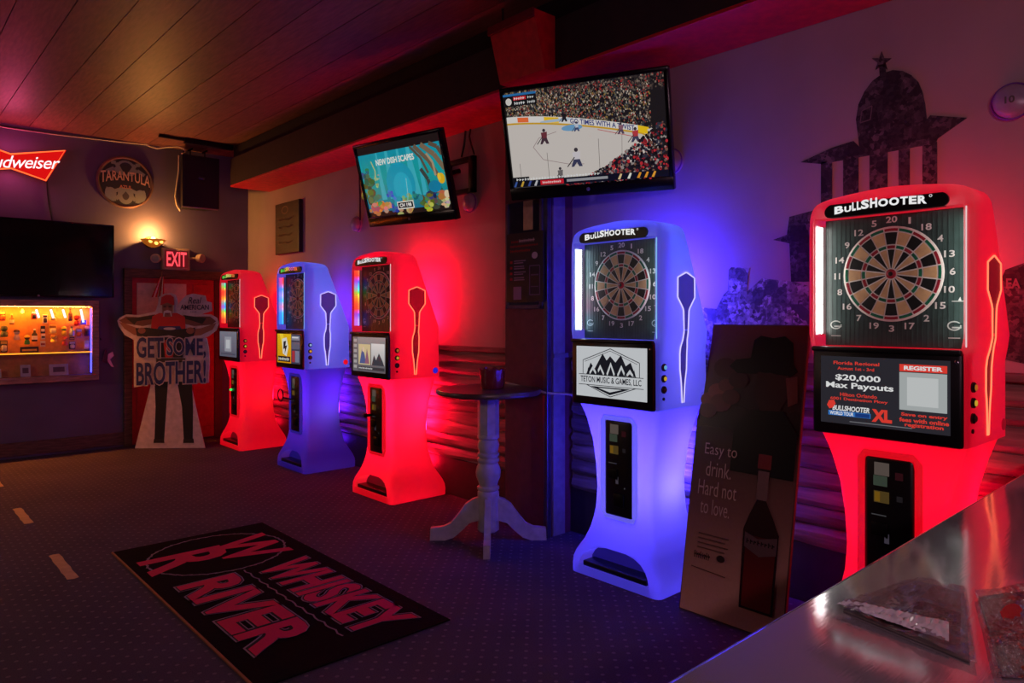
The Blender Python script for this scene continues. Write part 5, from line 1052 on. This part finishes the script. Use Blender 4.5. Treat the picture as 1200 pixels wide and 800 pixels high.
menu(((978, 716), (1076, 680), (1132, 694), (1145, 785)), 'crinkled clear sleeve holding a grey menu on the bar counter', ((120, 112, 108), [(.1, .1, .9, .3, (150, 140, 130)), (.1, .4, .6, .9, (90, 70, 60)), (.65, .4, .92, .9, (150, 110, 80))]), 1)
menu(((1142, 698), (1230, 686), (1400, 800), (1167, 800)), 'clear sleeve holding a dark red menu at the right end of the counter', ((70, 22, 22), [(.05, .1, .5, .5, (140, 30, 26)), (.1, .55, .7, .92, (110, 50, 24)), (.55, .15, .95, .5, (60, 20, 22))]), 2)

# ------------------------------------------------------------------ lamps of the bar, above and behind the camera
for i, (lx, ly) in enumerate(((-1.5, -1.2), (-.5, -1.2), (.6, -1.2))):
    t = thing('pendant_lamp', 'small dark pendant lamp hanging over the bar, %s of the three' % ('leftmost', 'middle', 'rightmost')[i], 'lamp', (lx, ly, 2.35), group='pendant lamps over the bar')
    part('shade', B().lathe([(.03, .16), (.05, .15), (.13, .0), (.127, .0), (.045, .142), (.02, .15)], (lx, ly, 2.35), n=24), BLACKM, t, 50)
    part('cord', B().tube([(lx, ly, 2.5), (lx, ly, ZC)], .006, 6), BLACKP, t, 60)
    part('bulb', B().lathe([(0, -.03), (.03, -.01), (.035, .02), (.02, .06)], (lx, ly, 2.38), n=14), emit('pendant_bulb', (255, 214, 190), 6), t, 60)
    lamp(t, (lx, ly, 2.32), 38, (255, 190, 214), .06)

t = thing('added_room_lamp', 'added long lamp hanging unseen over the left side of the room', 'lamp', (-1.6, 6.2, 2.3))  # added unseen lamp that brightens the back wall and left floor
part('shade', B().loft([[(-2.2, 6.0, 2.3), (-1.0, 6.0, 2.3), (-1.0, 6.4, 2.3), (-2.2, 6.4, 2.3)], [(-2.1, 6.12, 2.45), (-1.1, 6.12, 2.45), (-1.1, 6.28, 2.45), (-2.1, 6.28, 2.45)]], cap0=False), mat('lamp_green', (30, 60, 40), .4), t)
for q in (-2.0, -1.2): part('chain', B().tube([(q, 6.2, 2.45), (q, 6.2, ZC)], .008, 6), BLACKM, t, 60)
part('tube', B().tube([(-2.1, 6.2, 2.36), (-1.1, 6.2, 2.36)], .02, 8), emit('added_lamp_tube', (255, 214, 190), 4), t, 60)
lamp(t, (-1.6, 6.2, 2.31), 50, (255, 212, 196), .15)

# folded crinkled plastic edge on the first menu sleeve, reflected glare painted in as white
ms = bpy.data.objects['menu_sleeve']; rnd = random.Random(9); nu, nv = 46, 8; V = []
E0, E1, E2, E3 = U(981, 716, 2, CZ), U(1112, 762, 2, CZ), U(1112, 738, 2, CZ), U(1000, 713, 2, CZ)
for i in range(nu + 1):
    for j in range(nv + 1):
        u, v = i/nu, j/nv; V.append((E0*(1-u) + E1*u)*(1-v) + (E3*(1-u) + E2*u)*v + UP*(.012 + .0045*rnd.random()*min(1, 8*v*(1-v)+.3)))
part('folded_edge', B().add(V, [(i*(nv+1)+j, (i+1)*(nv+1)+j, (i+1)*(nv+1)+j+1, i*(nv+1)+j+1) for i in range(nu) for j in range(nv)]), mat('film_glare', (206, 210, 212), .15, coat=.6), ms, 70)
